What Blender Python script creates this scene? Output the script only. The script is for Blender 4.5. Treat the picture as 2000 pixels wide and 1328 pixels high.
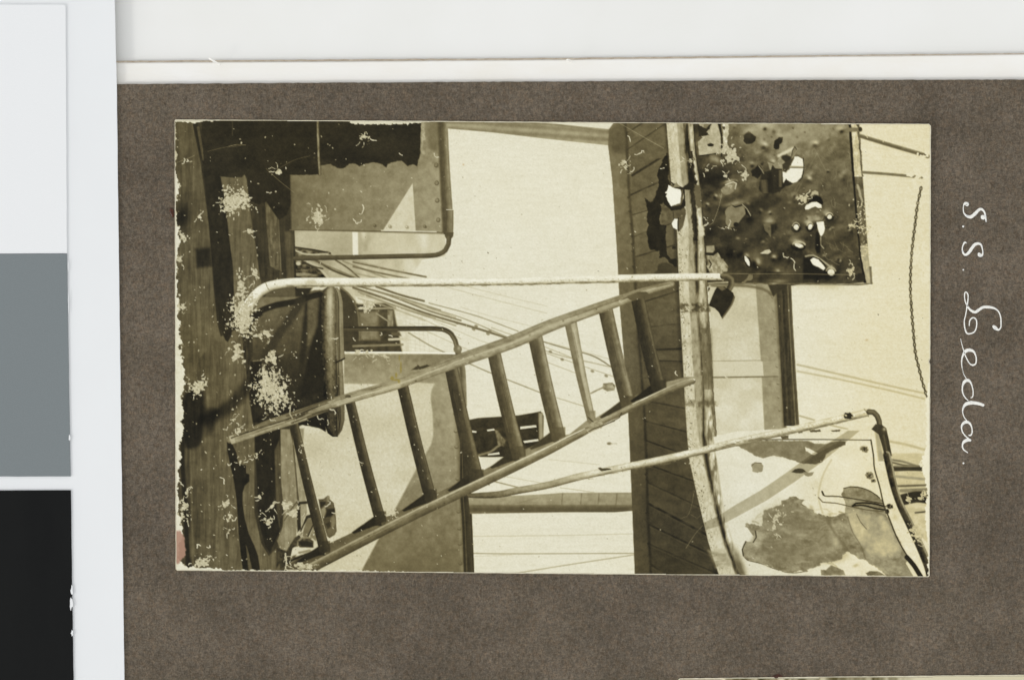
import bpy, bmesh, math, random
import numpy as np

# ------------------------------------------------------------------ clearing
for o in list(bpy.data.objects):
    bpy.data.objects.remove(o)
scn = bpy.context.scene
COL = scn.collection
R = math.radians

# picture unit: one "px" of the page plane is 0.095 mm
S = 0.000095
ZT, ZSHEET, ZPAGE, ZCARD, ZPRINT = 0.0, 0.00068, 0.00108, 0.00145, 0.00126
H = 1.0 + ZPRINT

# ------------------------------------------------------------------ camera
cam = bpy.data.cameras.new('camera')
cam.sensor_width = 36.0
cam.lens = 36.0 * (H - ZPRINT) / (2000 * S)
cam.clip_start = 0.05
cam.clip_end = 200
cam_o = bpy.data.objects.new('camera', cam)
cam_o.location = (0, 0, H)
COL.objects.link(cam_o)
scn.camera = cam_o

# ------------------------------------------------------------------ world, sun, exposure
SUN_EL, SUN_AZ = 21.0, 240.0          # azimuth clockwise from +Y: light comes from lower left
w = bpy.data.worlds.new('World')
scn.world = w
w.use_nodes = True
nt = w.node_tree
bg = nt.nodes['Background']
sky = nt.nodes.new('ShaderNodeTexSky')
sky.sky_type = 'NISHITA'
sky.sun_disc = False
sky.sun_elevation = R(SUN_EL)
sky.sun_rotation = R(SUN_AZ)
sky.dust_density = 0.6
sky.ozone_density = 1.0
hs = nt.nodes.new('ShaderNodeHueSaturation')
hs.inputs['Saturation'].default_value = 0.05
nt.links.new(sky.outputs[0], hs.inputs['Color'])
nt.links.new(hs.outputs[0], bg.inputs['Color'])
bg.inputs['Strength'].default_value = 0.15

sun = bpy.data.lights.new('sun', 'SUN')
sun.energy = 0.5
sun.angle = R(7)
sun.color = (1.0, 0.975, 0.95)
sun_o = bpy.data.objects.new('sun', sun)
a = R(SUN_AZ)
d = (math.sin(a) * math.cos(R(SUN_EL)), math.cos(a) * math.cos(R(SUN_EL)), math.sin(R(SUN_EL)))
from mathutils import Vector
sun_o.rotation_euler = Vector(d).to_track_quat('Z', 'Y').to_euler()
sun_o.location = (d[0], d[1], d[2] + 0.2)
COL.objects.link(sun_o)

scn.view_settings.view_transform = 'Standard'
scn.view_settings.look = 'None'
scn.view_settings.gamma = 1.0
scn.view_settings.exposure = 0.88
scn.view_settings.use_curve_mapping = False

# ------------------------------------------------------------------ helpers
def P(px, py, z=ZPRINT):
    """page picture position -> point at height z"""
    k = (H - z) / (H - ZPRINT)
    return ((px - 1000) * S * k, (664 - py) * S * k, z)

def lin(c):
    c = np.asarray(c, dtype=np.float64) / 255.0
    return np.where(c <= 0.04045, c / 12.92, ((c + 0.055) / 1.055) ** 2.4)

def tag(o, label=None, cat=None, group=None, kind=None):
    if label: o['label'] = label
    if cat: o['category'] = cat
    if group: o['group'] = group
    if kind: o['kind'] = kind
    return o

def link(name, me, mat=None, parent=None, loc=None):
    o = bpy.data.objects.new(name, me)
    COL.objects.link(o)
    if mat: me.materials.append(mat)
    if parent:
        o.parent = parent
    if loc: o.location = loc
    return o

def empty(name, loc=(0, 0, 0), parent=None):
    o = bpy.data.objects.new(name, None)
    o.empty_display_size = 0.01
    COL.objects.link(o)
    o.location = loc
    if parent: o.parent = parent
    return o

def slab(name, pts, z0, z1, mat, parent=None, bevel=0.0, off=(0, 0, 0)):
    """closed slab from an outline of 3D xy points"""
    bm = bmesh.new()
    vs = [bm.verts.new((x - off[0], y - off[1], z1 - off[2])) for x, y in pts]
    f = bm.faces.new(vs)
    if f.normal.z < 0: f.normal_flip()
    r = bmesh.ops.extrude_face_region(bm, geom=[f])
    for v in [g for g in r['geom'] if isinstance(g, bmesh.types.BMVert)]:
        v.co.z = z0 - off[2]
    bmesh.ops.recalc_face_normals(bm, faces=bm.faces)
    if bevel:
        es = [e for e in bm.edges if all(abs(v.co.z - (z1 - off[2])) < 1e-7 for v in e.verts)]
        bmesh.ops.bevel(bm, geom=es, offset=bevel, segments=2, affect='EDGES')
    me = bpy.data.meshes.new(name)
    bm.to_mesh(me); bm.free()
    return link(name, me, mat, parent, off if parent is None else None)

class NG:
    """tiny node helper; coordinates are in px of the page (object space / S)"""
    def __init__(s, name, rough=0.8, spec=0.2):
        s.m = bpy.data.materials.new(name); s.m.use_nodes = True
        s.t = s.m.node_tree; s.b = s.t.nodes['Principled BSDF']
        s.b.inputs['Roughness'].default_value = rough
        s.b.inputs['Specular IOR Level'].default_value = spec
        s.tc = s.t.nodes.new('ShaderNodeTexCoord')
    def coord(s, sc=(1, 1, 1), rot=0.0):
        m = s.t.nodes.new('ShaderNodeMapping')
        m.inputs['Scale'].default_value = [v / S for v in sc]
        m.inputs['Rotation'].default_value = (0, 0, rot)
        s.t.links.new(s.tc.outputs['Object'], m.inputs['Vector'])
        return m.outputs[0]
    def noise(s, scale, detail=3, rough=0.6, sc=(1, 1, 1), rot=0.0, dist=0.0):
        n = s.t.nodes.new('ShaderNodeTexNoise')
        n.inputs['Scale'].default_value = 1.0 / scale
        n.inputs['Detail'].default_value = detail
        n.inputs['Roughness'].default_value = rough
        n.inputs['Distortion'].default_value = dist
        s.t.links.new(s.coord(sc, rot), n.inputs['Vector'])
        return n.outputs['Fac']
    def ramp(s, fac, stops):
        r = s.t.nodes.new('ShaderNodeValToRGB')
        el = r.color_ramp.elements
        while len(el) < len(stops): el.new(0.5)
        for e, (p, c) in zip(el, stops):
            e.position = p
            e.color = (*lin(c), 1) if len(c) == 3 else c
        s.t.links.new(fac, r.inputs[0])
        return r.outputs[0]
    def mix(s, a, b, fac=0.5, mode='MIX'):
        m = s.t.nodes.new('ShaderNodeMix'); m.data_type = 'RGBA'; m.blend_type = mode
        for sock, v in ((m.inputs[0], fac), (m.inputs[6], a), (m.inputs[7], b)):
            if hasattr(v, 'links'): s.t.links.new(v, sock)
            elif isinstance(v, (int, float)): sock.default_value = v
            else: sock.default_value = (*v, 1)
        return m.outputs[2]
    def color(s, c):
        if hasattr(c, 'links'): s.t.links.new(c, s.b.inputs['Base Color'])
        else: s.b.inputs['Base Color'].default_value = (*lin(c), 1)
        return s
    def bump(s, fac, dist=0.00005, strength=1.0):
        b = s.t.nodes.new('ShaderNodeBump')
        b.inputs['Distance'].default_value = dist
        b.inputs['Strength'].default_value = strength
        s.t.links.new(fac, b.inputs['Height'])
        s.t.links.new(b.outputs[0], s.b.inputs['Normal'])
        return s

g3 = lambda v: (v, v, v)

# ------------------------------------------------------------------ materials of the page, card and table
n = NG('white_laminate', 0.6, 0.25)
n.color(n.ramp(n.noise(260, 3), [(0.35, (236, 236, 231)), (0.65, (239, 239, 235))]))
n.bump(n.noise(3.0, 3), 0.000006, 0.5)
M_WHITE = n.m

n = NG('cream_paper', 0.85, 0.1)
n.color(n.ramp(n.noise(60, 4, sc=(0.4, 1, 1)), [(0.3, (240, 237, 228)), (0.7, (244, 243, 238))]))
n.bump(n.noise(4, 3, sc=(1, .3, 1)), 0.00001, 0.5)
M_CREAM = n.m

n = NG('browned_paper_edge', 0.9, 0.05)
n.color(n.ramp(n.noise(14, 4), [(0.3, (176, 160, 138)), (0.7, (206, 194, 176))]))
M_EDGE = n.m

n = NG('grey_brown_album_paper', 0.95, 0.05)
big = n.ramp(n.noise(90, 4, 0.6), [(0.3, (100, 91, 80)), (0.7, (111, 101, 90))])
f1 = n.ramp(n.noise(4.6, 4, 0.75, sc=(1, .5, 1), rot=0.3, dist=1.2), [(0.30, g3(60)), (0.5, g3(190)), (0.70, g3(255))])
f2 = n.ramp(n.noise(3.4, 3, 0.7, sc=(.45, 1, 1), rot=-0.5, dist=1.0), [(0.32, g3(96)), (0.5, g3(196)), (0.70, g3(255))])
c = n.mix(big, f1, 0.62, 'MULTIPLY')
c = n.mix(c, f2, 0.55, 'MULTIPLY')
tint = n.ramp(n.noise(7.5, 3, 0.7), [(0.36, (150, 162, 178)), (0.5, (188, 186, 184)), (0.66, (214, 178, 140))])
c = n.mix(c, tint, 0.30, 'MULTIPLY')
scuff = n.ramp(n.noise(300, 5, 0.65), [(0.35, g3(232)), (0.6, g3(255))])
c = n.mix(c, scuff, 1.0, 'MULTIPLY')
gain = n.mix(c, (2.20, 2.20, 2.08), 1.0, 'MULTIPLY')
n.color(gain)
n.bump(n.noise(3.2, 4, 0.8, sc=(1, .6, 1), dist=1.0), 0.00006, 0.7)
M_PAGE = n.m

n = NG('white_ink', 0.7, 0.2)
n.color(n.ramp(n.noise(5, 3), [(0.25, (205, 207, 208)), (0.5, (238, 237, 228)), (0.8, (246, 245, 238))]))
M_INK = n.m

n = NG('card_white', 0.55, 0.2)
n.color(n.ramp(n.noise(180, 3), [(0.3, (233, 235, 235)), (0.7, (235, 237, 237))]))
n.bump(n.noise(2.5, 2), 0.000004, 0.5)
M_CARDW = n.m
n = NG('patch_white', 0.6, 0.15)
n.color(n.ramp(n.noise(2.2, 2), [(0.3, (233, 235, 235)), (0.7, (237, 238, 238))]))
M_PW = n.m
n = NG('patch_grey', 0.7, 0.1)
n.color(n.ramp(n.noise(2.2, 3, 0.8), [(0.25, (119, 126, 128)), (0.75, (131, 138, 139))]))
M_PG = n.m
n = NG('patch_black', 0.6, 0.1)
lint = n.ramp(n.noise(6, 2), [(0.78, (22, 23, 23)), (0.83, (60, 62, 62))])
n.color(n.mix(n.ramp(n.noise(70, 4, sc=(1, .25, 1), rot=.6), [(0.3, (20, 21, 21)), (0.7, (26, 27, 26))]), lint, 0.5))
M_PB = n.m
n = NG('floor_grey', 0.8, 0.2)
n.color(n.ramp(n.noise(3000, 4), [(0.3, (120, 118, 114)), (0.7, (134, 132, 128))]))
M_FLOOR = n.m
n = NG('brown_glue', 0.35, 0.4)
n.color(n.ramp(n.noise(5, 3), [(0.3, (38, 20, 12)), (0.7, (84, 44, 22))]))
M_GLUE = n.m
n = NG('photo_paper_edge', 0.8, 0.1)
n.color(n.ramp(n.noise(9, 4), [(0.3, (206, 198, 170)), (0.7, (226, 219, 196))]))
M_PAPER = n.m

# emulsion: the printed picture lives in the colour attribute "ink"
n = NG('sepia_emulsion', 0.42, 0.12)
at = n.t.nodes.new('ShaderNodeAttribute'); at.attribute_name = 'ink'
gr = n.ramp(n.noise(1.6, 2, 0.8), [(0.25, g3(225)), (0.75, g3(255))])
n.color(n.mix(at.outputs['Color'], gr, 0.30, 'MULTIPLY'))
n.bump(n.noise(22, 4, 0.6), 0.00001, 0.5)
M_EMUL = n.m

# ------------------------------------------------------------------ setting: floor, table
def box_mesh(name, x0, x1, y0, y1, z0, z1, bevel=0.0):
    bm = bmesh.new()
    bmesh.ops.create_cube(bm, size=1)
    for v in bm.verts:
        v.co.x = x0 if v.co.x < 0 else x1
        v.co.y = y0 if v.co.y < 0 else y1
        v.co.z = z0 if v.co.z < 0 else z1
    if bevel: bmesh.ops.bevel(bm, geom=list(bm.edges), offset=bevel, segments=2, affect='EDGES')
    me = bpy.data.meshes.new(name); bm.to_mesh(me); bm.free()
    return me

fl = link('ground', box_mesh('ground', -60, 60, -60, 60, -0.80, -0.74), M_FLOOR)
tag(fl, kind='structure')
tbl = empty('table', (0, 0, -0.74))
tag(tbl, 'white laminate table top under the album page', 'table')
link('table_top', box_mesh('table_top', -0.60, 0.60, -0.42, 0.42, 0.715, 0.74, 0.002), M_WHITE, tbl)
for sx in (-1, 1):
    for sy in (-1, 1):
        link('leg', box_mesh('leg', sx * .55 - .025, sx * .55 + .025, sy * .37 - .025, sy * .37 + .025, 0, 0.7149, 0.003), M_WHITE, tbl)

# cream sheet that sticks out beneath the grey page
def rough_line(p0, p1, step, amp, rnd):
    L = math.hypot(p1[0] - p0[0], p1[1] - p0[1]); k = max(2, int(L / step)); out = []
    nx, ny = -(p1[1] - p0[1]) / L, (p1[0] - p0[0]) / L
    for i in range(k):
        t = i / k; j = rnd.uniform(-amp, amp) if i else 0
        out.append((p0[0] + (p1[0] - p0[0]) * t + nx * j, p0[1] + (p1[1] - p0[1]) * t + ny * j))
    return out

rnd = random.Random(4)
def outline(corners, step, amp, z):
    pts = []
    for i in range(len(corners)):
        pts += rough_line(corners[i], corners[(i + 1) % len(corners)], step, amp, rnd)
    return [P(x, y, z)[:2] for x, y in pts]

sheet_c = [(120, 123.5), (228, 123), (600, 121), (1110, 117), (1500, 112), (2020, 106), (2600, 101), (2600, 1900), (120, 1900)]
sh = slab('cream_sheet', outline(sheet_c, 60, 0.25, ZSHEET), 0.0, ZSHEET, M_CREAM, bevel=0.00018)
tag(sh, 'thick cream white sheet sticking out from beneath the grey album page', 'sheet')
# browned cut edge of the sheet, a thin strip along its top
epts = rough_line((121, 121.6), (1110, 115.4), 14, 0.5, rnd) + rough_line((1110, 115.4), (2590, 99.6), 14, 0.5, rnd) + [(2590, 99.6)]
me = bpy.data.meshes.new('browned_edge')
vv, ff = [], []
for i, (x, y) in enumerate(epts):
    a1 = P(x, y - 1.6, 0.0002); b1 = P(x, y + 1.7, ZSHEET - 0.0002)
    vv += [(a1[0], a1[1], 0.0002), (b1[0], b1[1], ZSHEET - 0.00015)]
    if i: k = 2 * i; ff.append((k - 2, k - 1, k + 1, k))
me.from_pydata(vv, [], ff); me.update()
link('browned_edge', me, M_EDGE, sh)

# the grey album page
page_c = [(150, 166), (228, 165), (500, 163), (1000, 160), (1500, 157.2), (2000, 156), (2580, 153), (2580, 1880), (150, 1880)]
page = slab('album_page', outline(page_c, 9, 0.45, ZPAGE), ZSHEET + 0.00005, ZPAGE, M_PAGE)
tag(page, 'grey brown album page of coarse fibrous paper carrying a sideways print', 'album page')

# ------------------------------------------------------------------ white handwriting on the page
def crom(pts, closed=False, step=3.0):
    pts = [np.array(p, float) for p in pts]
    n_ = len(pts); out = []
    rng = range(n_ if closed else n_ - 1)
    for i in rng:
        p0 = pts[(i - 1) % n_] if (closed or i > 0) else 2 * pts[0] - pts[1]
        p1, p2 = pts[i], pts[(i + 1) % n_]
        p3 = pts[(i + 2) % n_] if (closed or i + 2 < n_) else 2 * pts[-1] - pts[-2]
        k = max(1, int(np.hypot(*(p2 - p1)[:2]) / step))
        for j in range(k):
            t = j / k
            out.append(0.5 * (2 * p1 + (p2 - p0) * t + (2 * p0 - 5 * p1 + 4 * p2 - p3) * t * t + (3 * p1 - p0 - 3 * p2 + p3) * t ** 3))
    if not closed: out.append(pts[-1])
    return np.array(out)

def ink_stroke(name, pts, parent, dz=0.0):
    """pts: (x, y, width) px"""
    c_ = crom(pts, step=1.2)
    rr = random.Random(len(pts))
    me = bpy.data.meshes.new(name); vv, ff = [], []
    for i in range(len(c_)):
        t = c_[min(i + 1, len(c_) - 1)] - c_[max(i - 1, 0)]
        L = math.hypot(t[0], t[1]) or 1
        nx, ny = -t[1] / L, t[0] / L
        wd = c_[i][2] * 0.5 * rr.uniform(0.93, 1.07)
        if i in (0, len(c_) - 1): wd *= 0.55
        z = ZPAGE + 0.00003 + dz
        for k_, zz in ((-1, -0.00002), (-0.6, 0.00001), (0.6, 0.00001), (1, -0.00002)):
            q = P(c_[i][0] + nx * wd * k_, c_[i][1] + ny * wd * k_, ZPAGE)
            vv.append((q[0], q[1], z + zz))
        if i:
            a_, b_ = 4 * (i - 1), 4 * i
            for e in range(3): ff.append((a_ + e, a_ + e + 1, b_ + e + 1, b_ + e))
    me.from_pydata(vv, [], ff); me.update()
    return link(name, me, M_INK, parent)

def CW(ox, oy, k, pts):
    return [(ox + p[0] / k, oy + p[1] / k) + ((p[2] / k,) if len(p) > 2 else ()) for p in pts]

def dot(x, y, r, parent):
    ink_stroke('full_stop', [(x - r * .6, y - r * .6, r * 1.7), (x, y, r * 2.1), (x + r * .3, y + r * .9, r * 1.5)], parent)

k1 = 1033 / 140
ink_stroke('letter_s', CW(1850, 380, k1, [(265, 158, 22), (290, 145, 56), (262, 128, 40), (238, 158, 14), (232, 210, 13), (242, 268, 18), (285, 312, 34), (345, 322, 46), (405, 275, 46), (450, 228, 40), (488, 212, 36), (520, 232, 28), (542, 270, 24), (552, 330, 26), (562, 400, 12)]), page)
ink_stroke('letter_s', CW(1850, 380, k1, [(490, 305, 20), (512, 325, 66), (540, 352, 50)]), page, 0.00001)
dot(*CW(1850, 380, k1, [(231, 461)])[0], 2.2, page)
ink_stroke('letter_s', CW(1850, 380, k1, [(280, 705, 12), (255, 690, 26), (230, 730, 20), (218, 785, 16), (232, 845, 26), (270, 868, 36), (320, 828, 42), (358, 770, 44), (400, 722, 42), (450, 708, 36), (488, 726, 28), (505, 775, 18), (514, 840, 18), (498, 878, 40), (465, 868, 54), (455, 838, 24)]), page)
dot(*CW(1850, 380, k1, [(233, 1085)])[0], 1.7, page)
ink_stroke('letter_l', CW(1850, 550, k1, [(658, 632, 26), (690, 665, 52), (738, 694, 26), (772, 660, 18), (776, 590, 17), (772, 520, 17), (748, 445, 18), (705, 398, 22), (650, 376, 32), (590, 367, 38), (520, 370, 38), (460, 405, 40), (405, 440, 40), (350, 420, 34), (310, 380, 28), (284, 340, 18), (262, 290, 16), (250, 220, 15), (256, 160, 17), (276, 152, 18), (300, 190, 16), (300, 260, 16), (288, 340, 22), (280, 400, 16), (266, 480, 15), (248, 560, 16), (250, 640, 18), (266, 710, 20), (292, 748, 22), (340, 748, 20), (390, 724, 19), (418, 670, 17), (426, 590, 17), (412, 540, 18), (376, 520, 20), (340, 540, 20), (322, 580, 15), (318, 640, 15)]), page)
ink_stroke('letter_e', CW(1850, 550, k1, [(194, 822, 7), (206, 880, 9), (228, 960, 11), (252, 1040, 15), (285, 1115, 14), (325, 1180, 17), (370, 1202, 24), (412, 1178, 20), (420, 1110, 17), (405, 1050, 20), (375, 1004, 34), (320, 986, 46), (262, 1005, 46), (228, 1060, 28), (210, 1130, 18), (212, 1220, 13), (236, 1322, 11)]), page)
k2 = 930 / 140
ink_stroke('letter_d', CW(1850, 720, k2, [(196, -4, 9), (215, 70, 9), (250, 130, 10)]), page)
ink_stroke('letter_d', CW(1850, 720, k2, [(302, 378, 12), (330, 362, 15), (337, 300, 14), (324, 230, 15), (300, 172, 26), (262, 150, 40), (222, 172, 36), (198, 235, 19), (202, 310, 17), (232, 372, 15), (275, 415, 12)]), page, 0.00001)
ink_stroke('letter_d', CW(1850, 720, k2, [(480, 478, 34), (430, 458, 38), (360, 444, 42), (300, 442, 46), (240, 462, 42), (208, 510, 22), (202, 570, 13), (222, 630, 12), (255, 672, 12)]), page)
ink_stroke('letter_a', CW(1850, 720, k2, [(276, 860, 14), (305, 862, 20), (324, 825, 15), (318, 760, 16), (290, 706, 30), (245, 690, 40), (202, 716, 30), (186, 765, 18), (205, 830, 15), (250, 884, 14), (280, 902, 12)]), page, 0.00001)
ink_stroke('letter_a', CW(1850, 720, k2, [(312, 930, 24), (270, 922, 42), (222, 944, 36), (198, 990, 19), (212, 1045, 17), (270, 1090, 13)]), page)
dot(*CW(1850, 720, k2, [(211, 1224)])[0], 2.0, page)

# ------------------------------------------------------------------ painter for the printed picture (flat print on paper)
class Painter:
    def __init__(s, x0, y0, x1, y1, res, seed=1):
        s.x0, s.y0, s.res = x0, y0, res
        s.w = int((x1 - x0) * res); s.h = int((y1 - y0) * res)
        s.xs = x0 + (np.arange(s.w) + .5) / res
        s.ys = y0 + (np.arange(s.h) + .5) / res
        s.T = np.full((s.h, s.w), 200.0, np.float32)
        s.ID = np.zeros((s.h, s.w), np.int32)
        s.RGB = []          # later colour overlays
        s.parts = []        # (name, parent index or None, label)
        s.rng = np.random.default_rng(seed)
        s.cache = {}
    def part(s, name, parent=None, label=None):
        s.parts.append((name, parent, label)); return len(s.parts) - 1
    def noise(s, sx, sy=None, seed=0, oct=1):
        sy = sy or sx
        key = (sx, sy, seed, oct)
        if key in s.cache: return s.cache[key]
        tot = np.zeros((s.h, s.w), np.float32); amp, A = 1.0, 0.0
        for o in range(oct):
            r = np.random.default_rng(seed * 131 + o * 17 + 7)
            fx = (s.xs - s.x0) / sx * 2 ** o; fy = (s.ys - s.y0) / sy * 2 ** o
            L = r.random((int(fy[-1]) + 3, int(fx[-1]) + 3)).astype(np.float32)
            ix, iy = fx.astype(int), fy.astype(int)
            tx = (fx - ix); ty = (fy - iy)
            tx = (tx * tx * (3 - 2 * tx)).astype(np.float32)[None, :]; ty = (ty * ty * (3 - 2 * ty)).astype(np.float32)[:, None]
            g = lambda a, b: L[iy + a][:, ix + b]
            v = (g(0, 0) * (1 - tx) + g(0, 1) * tx) * (1 - ty) + (g(1, 0) * (1 - tx) + g(1, 1) * tx) * ty
            tot += amp * v; A += amp; amp *= 0.55
        tot /= A
        s.cache[key] = tot
        return tot
    def win(s, xa, ya, xb, yb):
        i0 = max(0, int((xa - s.x0) * s.res) - 1); i1 = min(s.w, int((xb - s.x0) * s.res) + 2)
        j0 = max(0, int((ya - s.y0) * s.res) - 1); j1 = min(s.h, int((yb - s.y0) * s.res) + 2)
        return (slice(j0, max(j1, j0)), slice(i0, max(i1, i0)))
    def comp(s, sl, a, tone, mode='set', id=None, tx=None, am=None):
        if a.size == 0: return
        if am: a = a * np.clip((s.noise(am[0], am[1], am[2], 3)[sl] - am[3]) / am[4], 0, 1)
        if callable(tone):
            X, Y = np.meshgrid(s.xs[sl[1]], s.ys[sl[0]])
            tone = tone(X, Y)
        if tx:
            for (amp, sx, sy, sd) in (tx if isinstance(tx, list) else [tx]):
                tone = tone + amp * 3.6 * (s.noise(sx, sy, sd, 3)[sl] - .5)
        t = s.T[sl]
        if mode == 'mul': s.T[sl] = t * (1 - a + a * tone)
        else: s.T[sl] = t * (1 - a) + tone * a
        if id is not None: s.ID[sl][a > 0.5] = id
    def sdf(s, pts, pad, wob=0, wsc=6, wseed=3):
        p = np.asarray(pts, np.float32)
        sl = s.win(p[:, 0].min() - pad, p[:, 1].min() - pad, p[:, 0].max() + pad, p[:, 1].max() + pad)
        X, Y = np.meshgrid(s.xs[sl[1]].astype(np.float32), s.ys[sl[0]].astype(np.float32))
        if wob:
            X = X + wob * 2 * (s.noise(wsc, wsc, wseed, 3)[sl] - .5)
            Y = Y + wob * 2 * (s.noise(wsc, wsc, wseed + 50, 3)[sl] - .5)
        dm = np.full(X.shape, 1e9, np.float32); ins = np.zeros(X.shape, bool)
        n_ = len(p)
        for i in range(n_):
            ax, ay = p[i]; bx, by = p[(i + 1) % n_]
            ex, ey = bx - ax, by - ay
            L2 = ex * ex + ey * ey
            if L2 < 1e-9: continue
            t = np.clip(((X - ax) * ex + (Y - ay) * ey) / L2, 0, 1)
            dm = np.minimum(dm, (X - ax - t * ex) ** 2 + (Y - ay - t * ey) ** 2)
            if ay != by:
                c_ = (ay > Y) != (by > Y)
                ins ^= c_ & (X < ex * (Y - ay) / (by - ay) + ax)
        dm = np.sqrt(dm)
        return sl, np.where(ins, -dm, dm)
    def fill(s, pts, tone, soft=0.9, id=None, alpha=1.0, smooth=False, wob=0, wsc=6, wseed=3, mode='set', tx=None, am=None):
        if smooth: pts = crom(pts, True, 5.0)
        sl, dd = s.sdf(pts, soft * 2 + wob * 2 + 2, wob, wsc, wseed)
        a_ = np.clip(.5 - dd / (2 * soft), 0, 1); a_ = a_ * a_ * (3 - 2 * a_) * alpha
        s.comp(sl, a_, tone, mode, id, tx, am)
    def stroke(s, pts, width, tone, soft=0.8, id=None, alpha=1.0, mode='set', smooth=True, tx=None, wob=0, wsc=6, wseed=3, am=None):
        """tone may be f(u, t): u -1..1 across (negative = left of travel, i.e. above when going right), t 0..1 along"""
        q = [(p[0], p[1], p[2] if len(p) > 2 else width) for p in pts]
        c_ = crom(q, False, 7.0) if smooth else np.array(q, float)
        if wob:
            rr = np.random.default_rng(wseed); c_[:, 2] *= 1 + wob * (rr.random(len(c_)) - .5)
        pad = c_[:, 2].max() * .5 + soft * 2 + 2
        sl = s.win(c_[:, 0].min() - pad, c_[:, 1].min() - pad, c_[:, 0].max() + pad, c_[:, 1].max() + pad)
        X = s.xs[sl[1]].astype(np.float32); Y = s.ys[sl[0]].astype(np.float32)
        D = np.full((len(Y), len(X)), 1e9, np.float32); U = np.zeros_like(D); Tt = np.zeros_like(D); Wd = np.ones_like(D)
        seg = np.hypot(np.diff(c_[:, 0]), np.diff(c_[:, 1])); cum = np.concatenate([[0], np.cumsum(seg)]); tot = cum[-1] or 1
        for i in range(len(c_) - 1):
            ax, ay, aw = c_[i]; bx, by, bw = c_[i + 1]
            L = seg[i]
            if L < 1e-6: continue
            i0 = np.searchsorted(X, min(ax, bx) - pad); i1 = np.searchsorted(X, max(ax, bx) + pad)
            j0 = np.searchsorted(Y, min(ay, by) - pad); j1 = np.searchsorted(Y, max(ay, by) + pad)
            if i0 >= i1 or j0 >= j1: continue
            dx = X[None, i0:i1] - ax; dy = Y[j0:j1, None] - ay
            ux, uy = (bx - ax) / L, (by - ay) / L
            t = np.clip((dx * ux + dy * uy) / L, 0, 1)
            px_, py_ = dx - t * L * ux, dy - t * L * uy
            dist = np.sqrt(px_ * px_ + py_ * py_)
            w_ = (aw + (bw - aw) * t) * .5
            rel = dist - w_
            side = dx * (-uy) + dy * ux
            m = rel < D[j0:j1, i0:i1]
            D[j0:j1, i0:i1][m] = rel[m]
            U[j0:j1, i0:i1][m] = (np.sign(side) * dist / np.maximum(w_, .2))[m]
            Tt[j0:j1, i0:i1][m] = ((cum[i] + t * L) / tot)[m]
        a_ = np.clip(.5 - D / (2 * soft), 0, 1); a_ = a_ * a_ * (3 - 2 * a_) * alpha
        tn = tone(np.clip(U, -1.2, 1.2), Tt) if callable(tone) else tone
        s.comp(sl, a_, tn, mode, id, tx, am)
    def ell(s, cx, cy, rx, ry, tone, rot=0, soft=.9, id=None, alpha=1, mode='set', wob=0, wsc=5, wseed=5, tx=None):
        a_ = np.linspace(0, 2 * np.pi, 22, endpoint=False); cr, sr = math.cos(rot), math.sin(rot)
        x = rx * np.cos(a_); y = ry * np.sin(a_)
        s.fill(np.stack([cx + x * cr - y * sr, cy + x * sr + y * cr], 1), tone, soft, id, alpha, False, wob, wsc, wseed, mode, tx)
    def glow(s, cx, cy, rx, ry, tone, rot=0, alpha=1, mode='set'):
        sl = s.win(cx - 2.4 * max(rx, ry), cy - 2.4 * max(rx, ry), cx + 2.4 * max(rx, ry), cy + 2.4 * max(rx, ry))
        X, Y = np.meshgrid(s.xs[sl[1]] - cx, s.ys[sl[0]] - cy); cr, sr = math.cos(rot), math.sin(rot)
        u = (X * cr + Y * sr) / rx; v = (-X * sr + Y * cr) / ry
        s.comp(sl, alpha * np.exp(-(u * u + v * v)), tone, mode)
    def flake(s, cx, cy, rx, ry, dens=.7, tone=208, rot=0, sc=5.0, seed=11, wt=26):
        """patch where the emulsion has come away in crumbs"""
        m = max(rx, ry) * 1.5
        sl = s.win(cx - m, cy - m, cx + m, cy + m)
        if s.T[sl].size == 0: return
        X, Y = np.meshgrid(s.xs[sl[1]] - cx, s.ys[sl[0]] - cy); cr, sr = math.cos(rot), math.sin(rot)
        u = (X * cr + Y * sr) / rx; v = (-X * sr + Y * cr) / ry
        r_ = np.sqrt(u * u + v * v)
        n1 = s.noise(rx * .55, ry * .55, seed, 3)[sl]; n2 = s.noise(sc, sc, seed + 1, 2)[sl]
        n4 = s.noise(2.4, 2.4, seed + 5, 1)[sl]
        val = n1 * .55 + n2 * .85 + n4 * .16 + dens * .52 - r_ * .52 - .235
        a_ = np.clip((val - .56) / .09, 0, 1)
        s.comp(sl, a_.astype(np.float32), tone + wt * 2 * (s.noise(2.6, 2.6, seed + 2, 2)[sl] - .5))
    def worm(s, x, y, L, wd=2.0, tone=212, ang=None):
        r = s.rng; ang = r.uniform(0, 6.28) if ang is None else ang
        pts = [(x, y, wd)]
        for i in range(max(2, int(L / 3.5))):
            ang += r.normal(0, .7); x += 3.5 * math.cos(ang); y += 3.5 * math.sin(ang)
            pts.append((x, y, wd * r.uniform(.5, 1.3)))
        s.stroke(pts, wd, tone, .6, smooth=False)
    def speck(s, x, y, r_, tone):
        sl = s.win(x - r_ - 2, y - r_ - 2, x + r_ + 2, y + r_ + 2)
        if s.T[sl].size == 0: return
        X, Y = np.meshgrid(s.xs[sl[1]] - x, s.ys[sl[0]] - y)
        an = (x * 12.9898 + y * 78.233) % 3.14; k = 1 + ((x * 3.7 + y * 1.9) % 1.0)
        U = (X * math.cos(an) + Y * math.sin(an)) / k; W = (-X * math.sin(an) + Y * math.cos(an)) * k ** .5
        s.comp(sl, np.clip((r_ - np.hypot(U, W)) / 1.0 + .5, 0, 1), tone)
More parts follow.
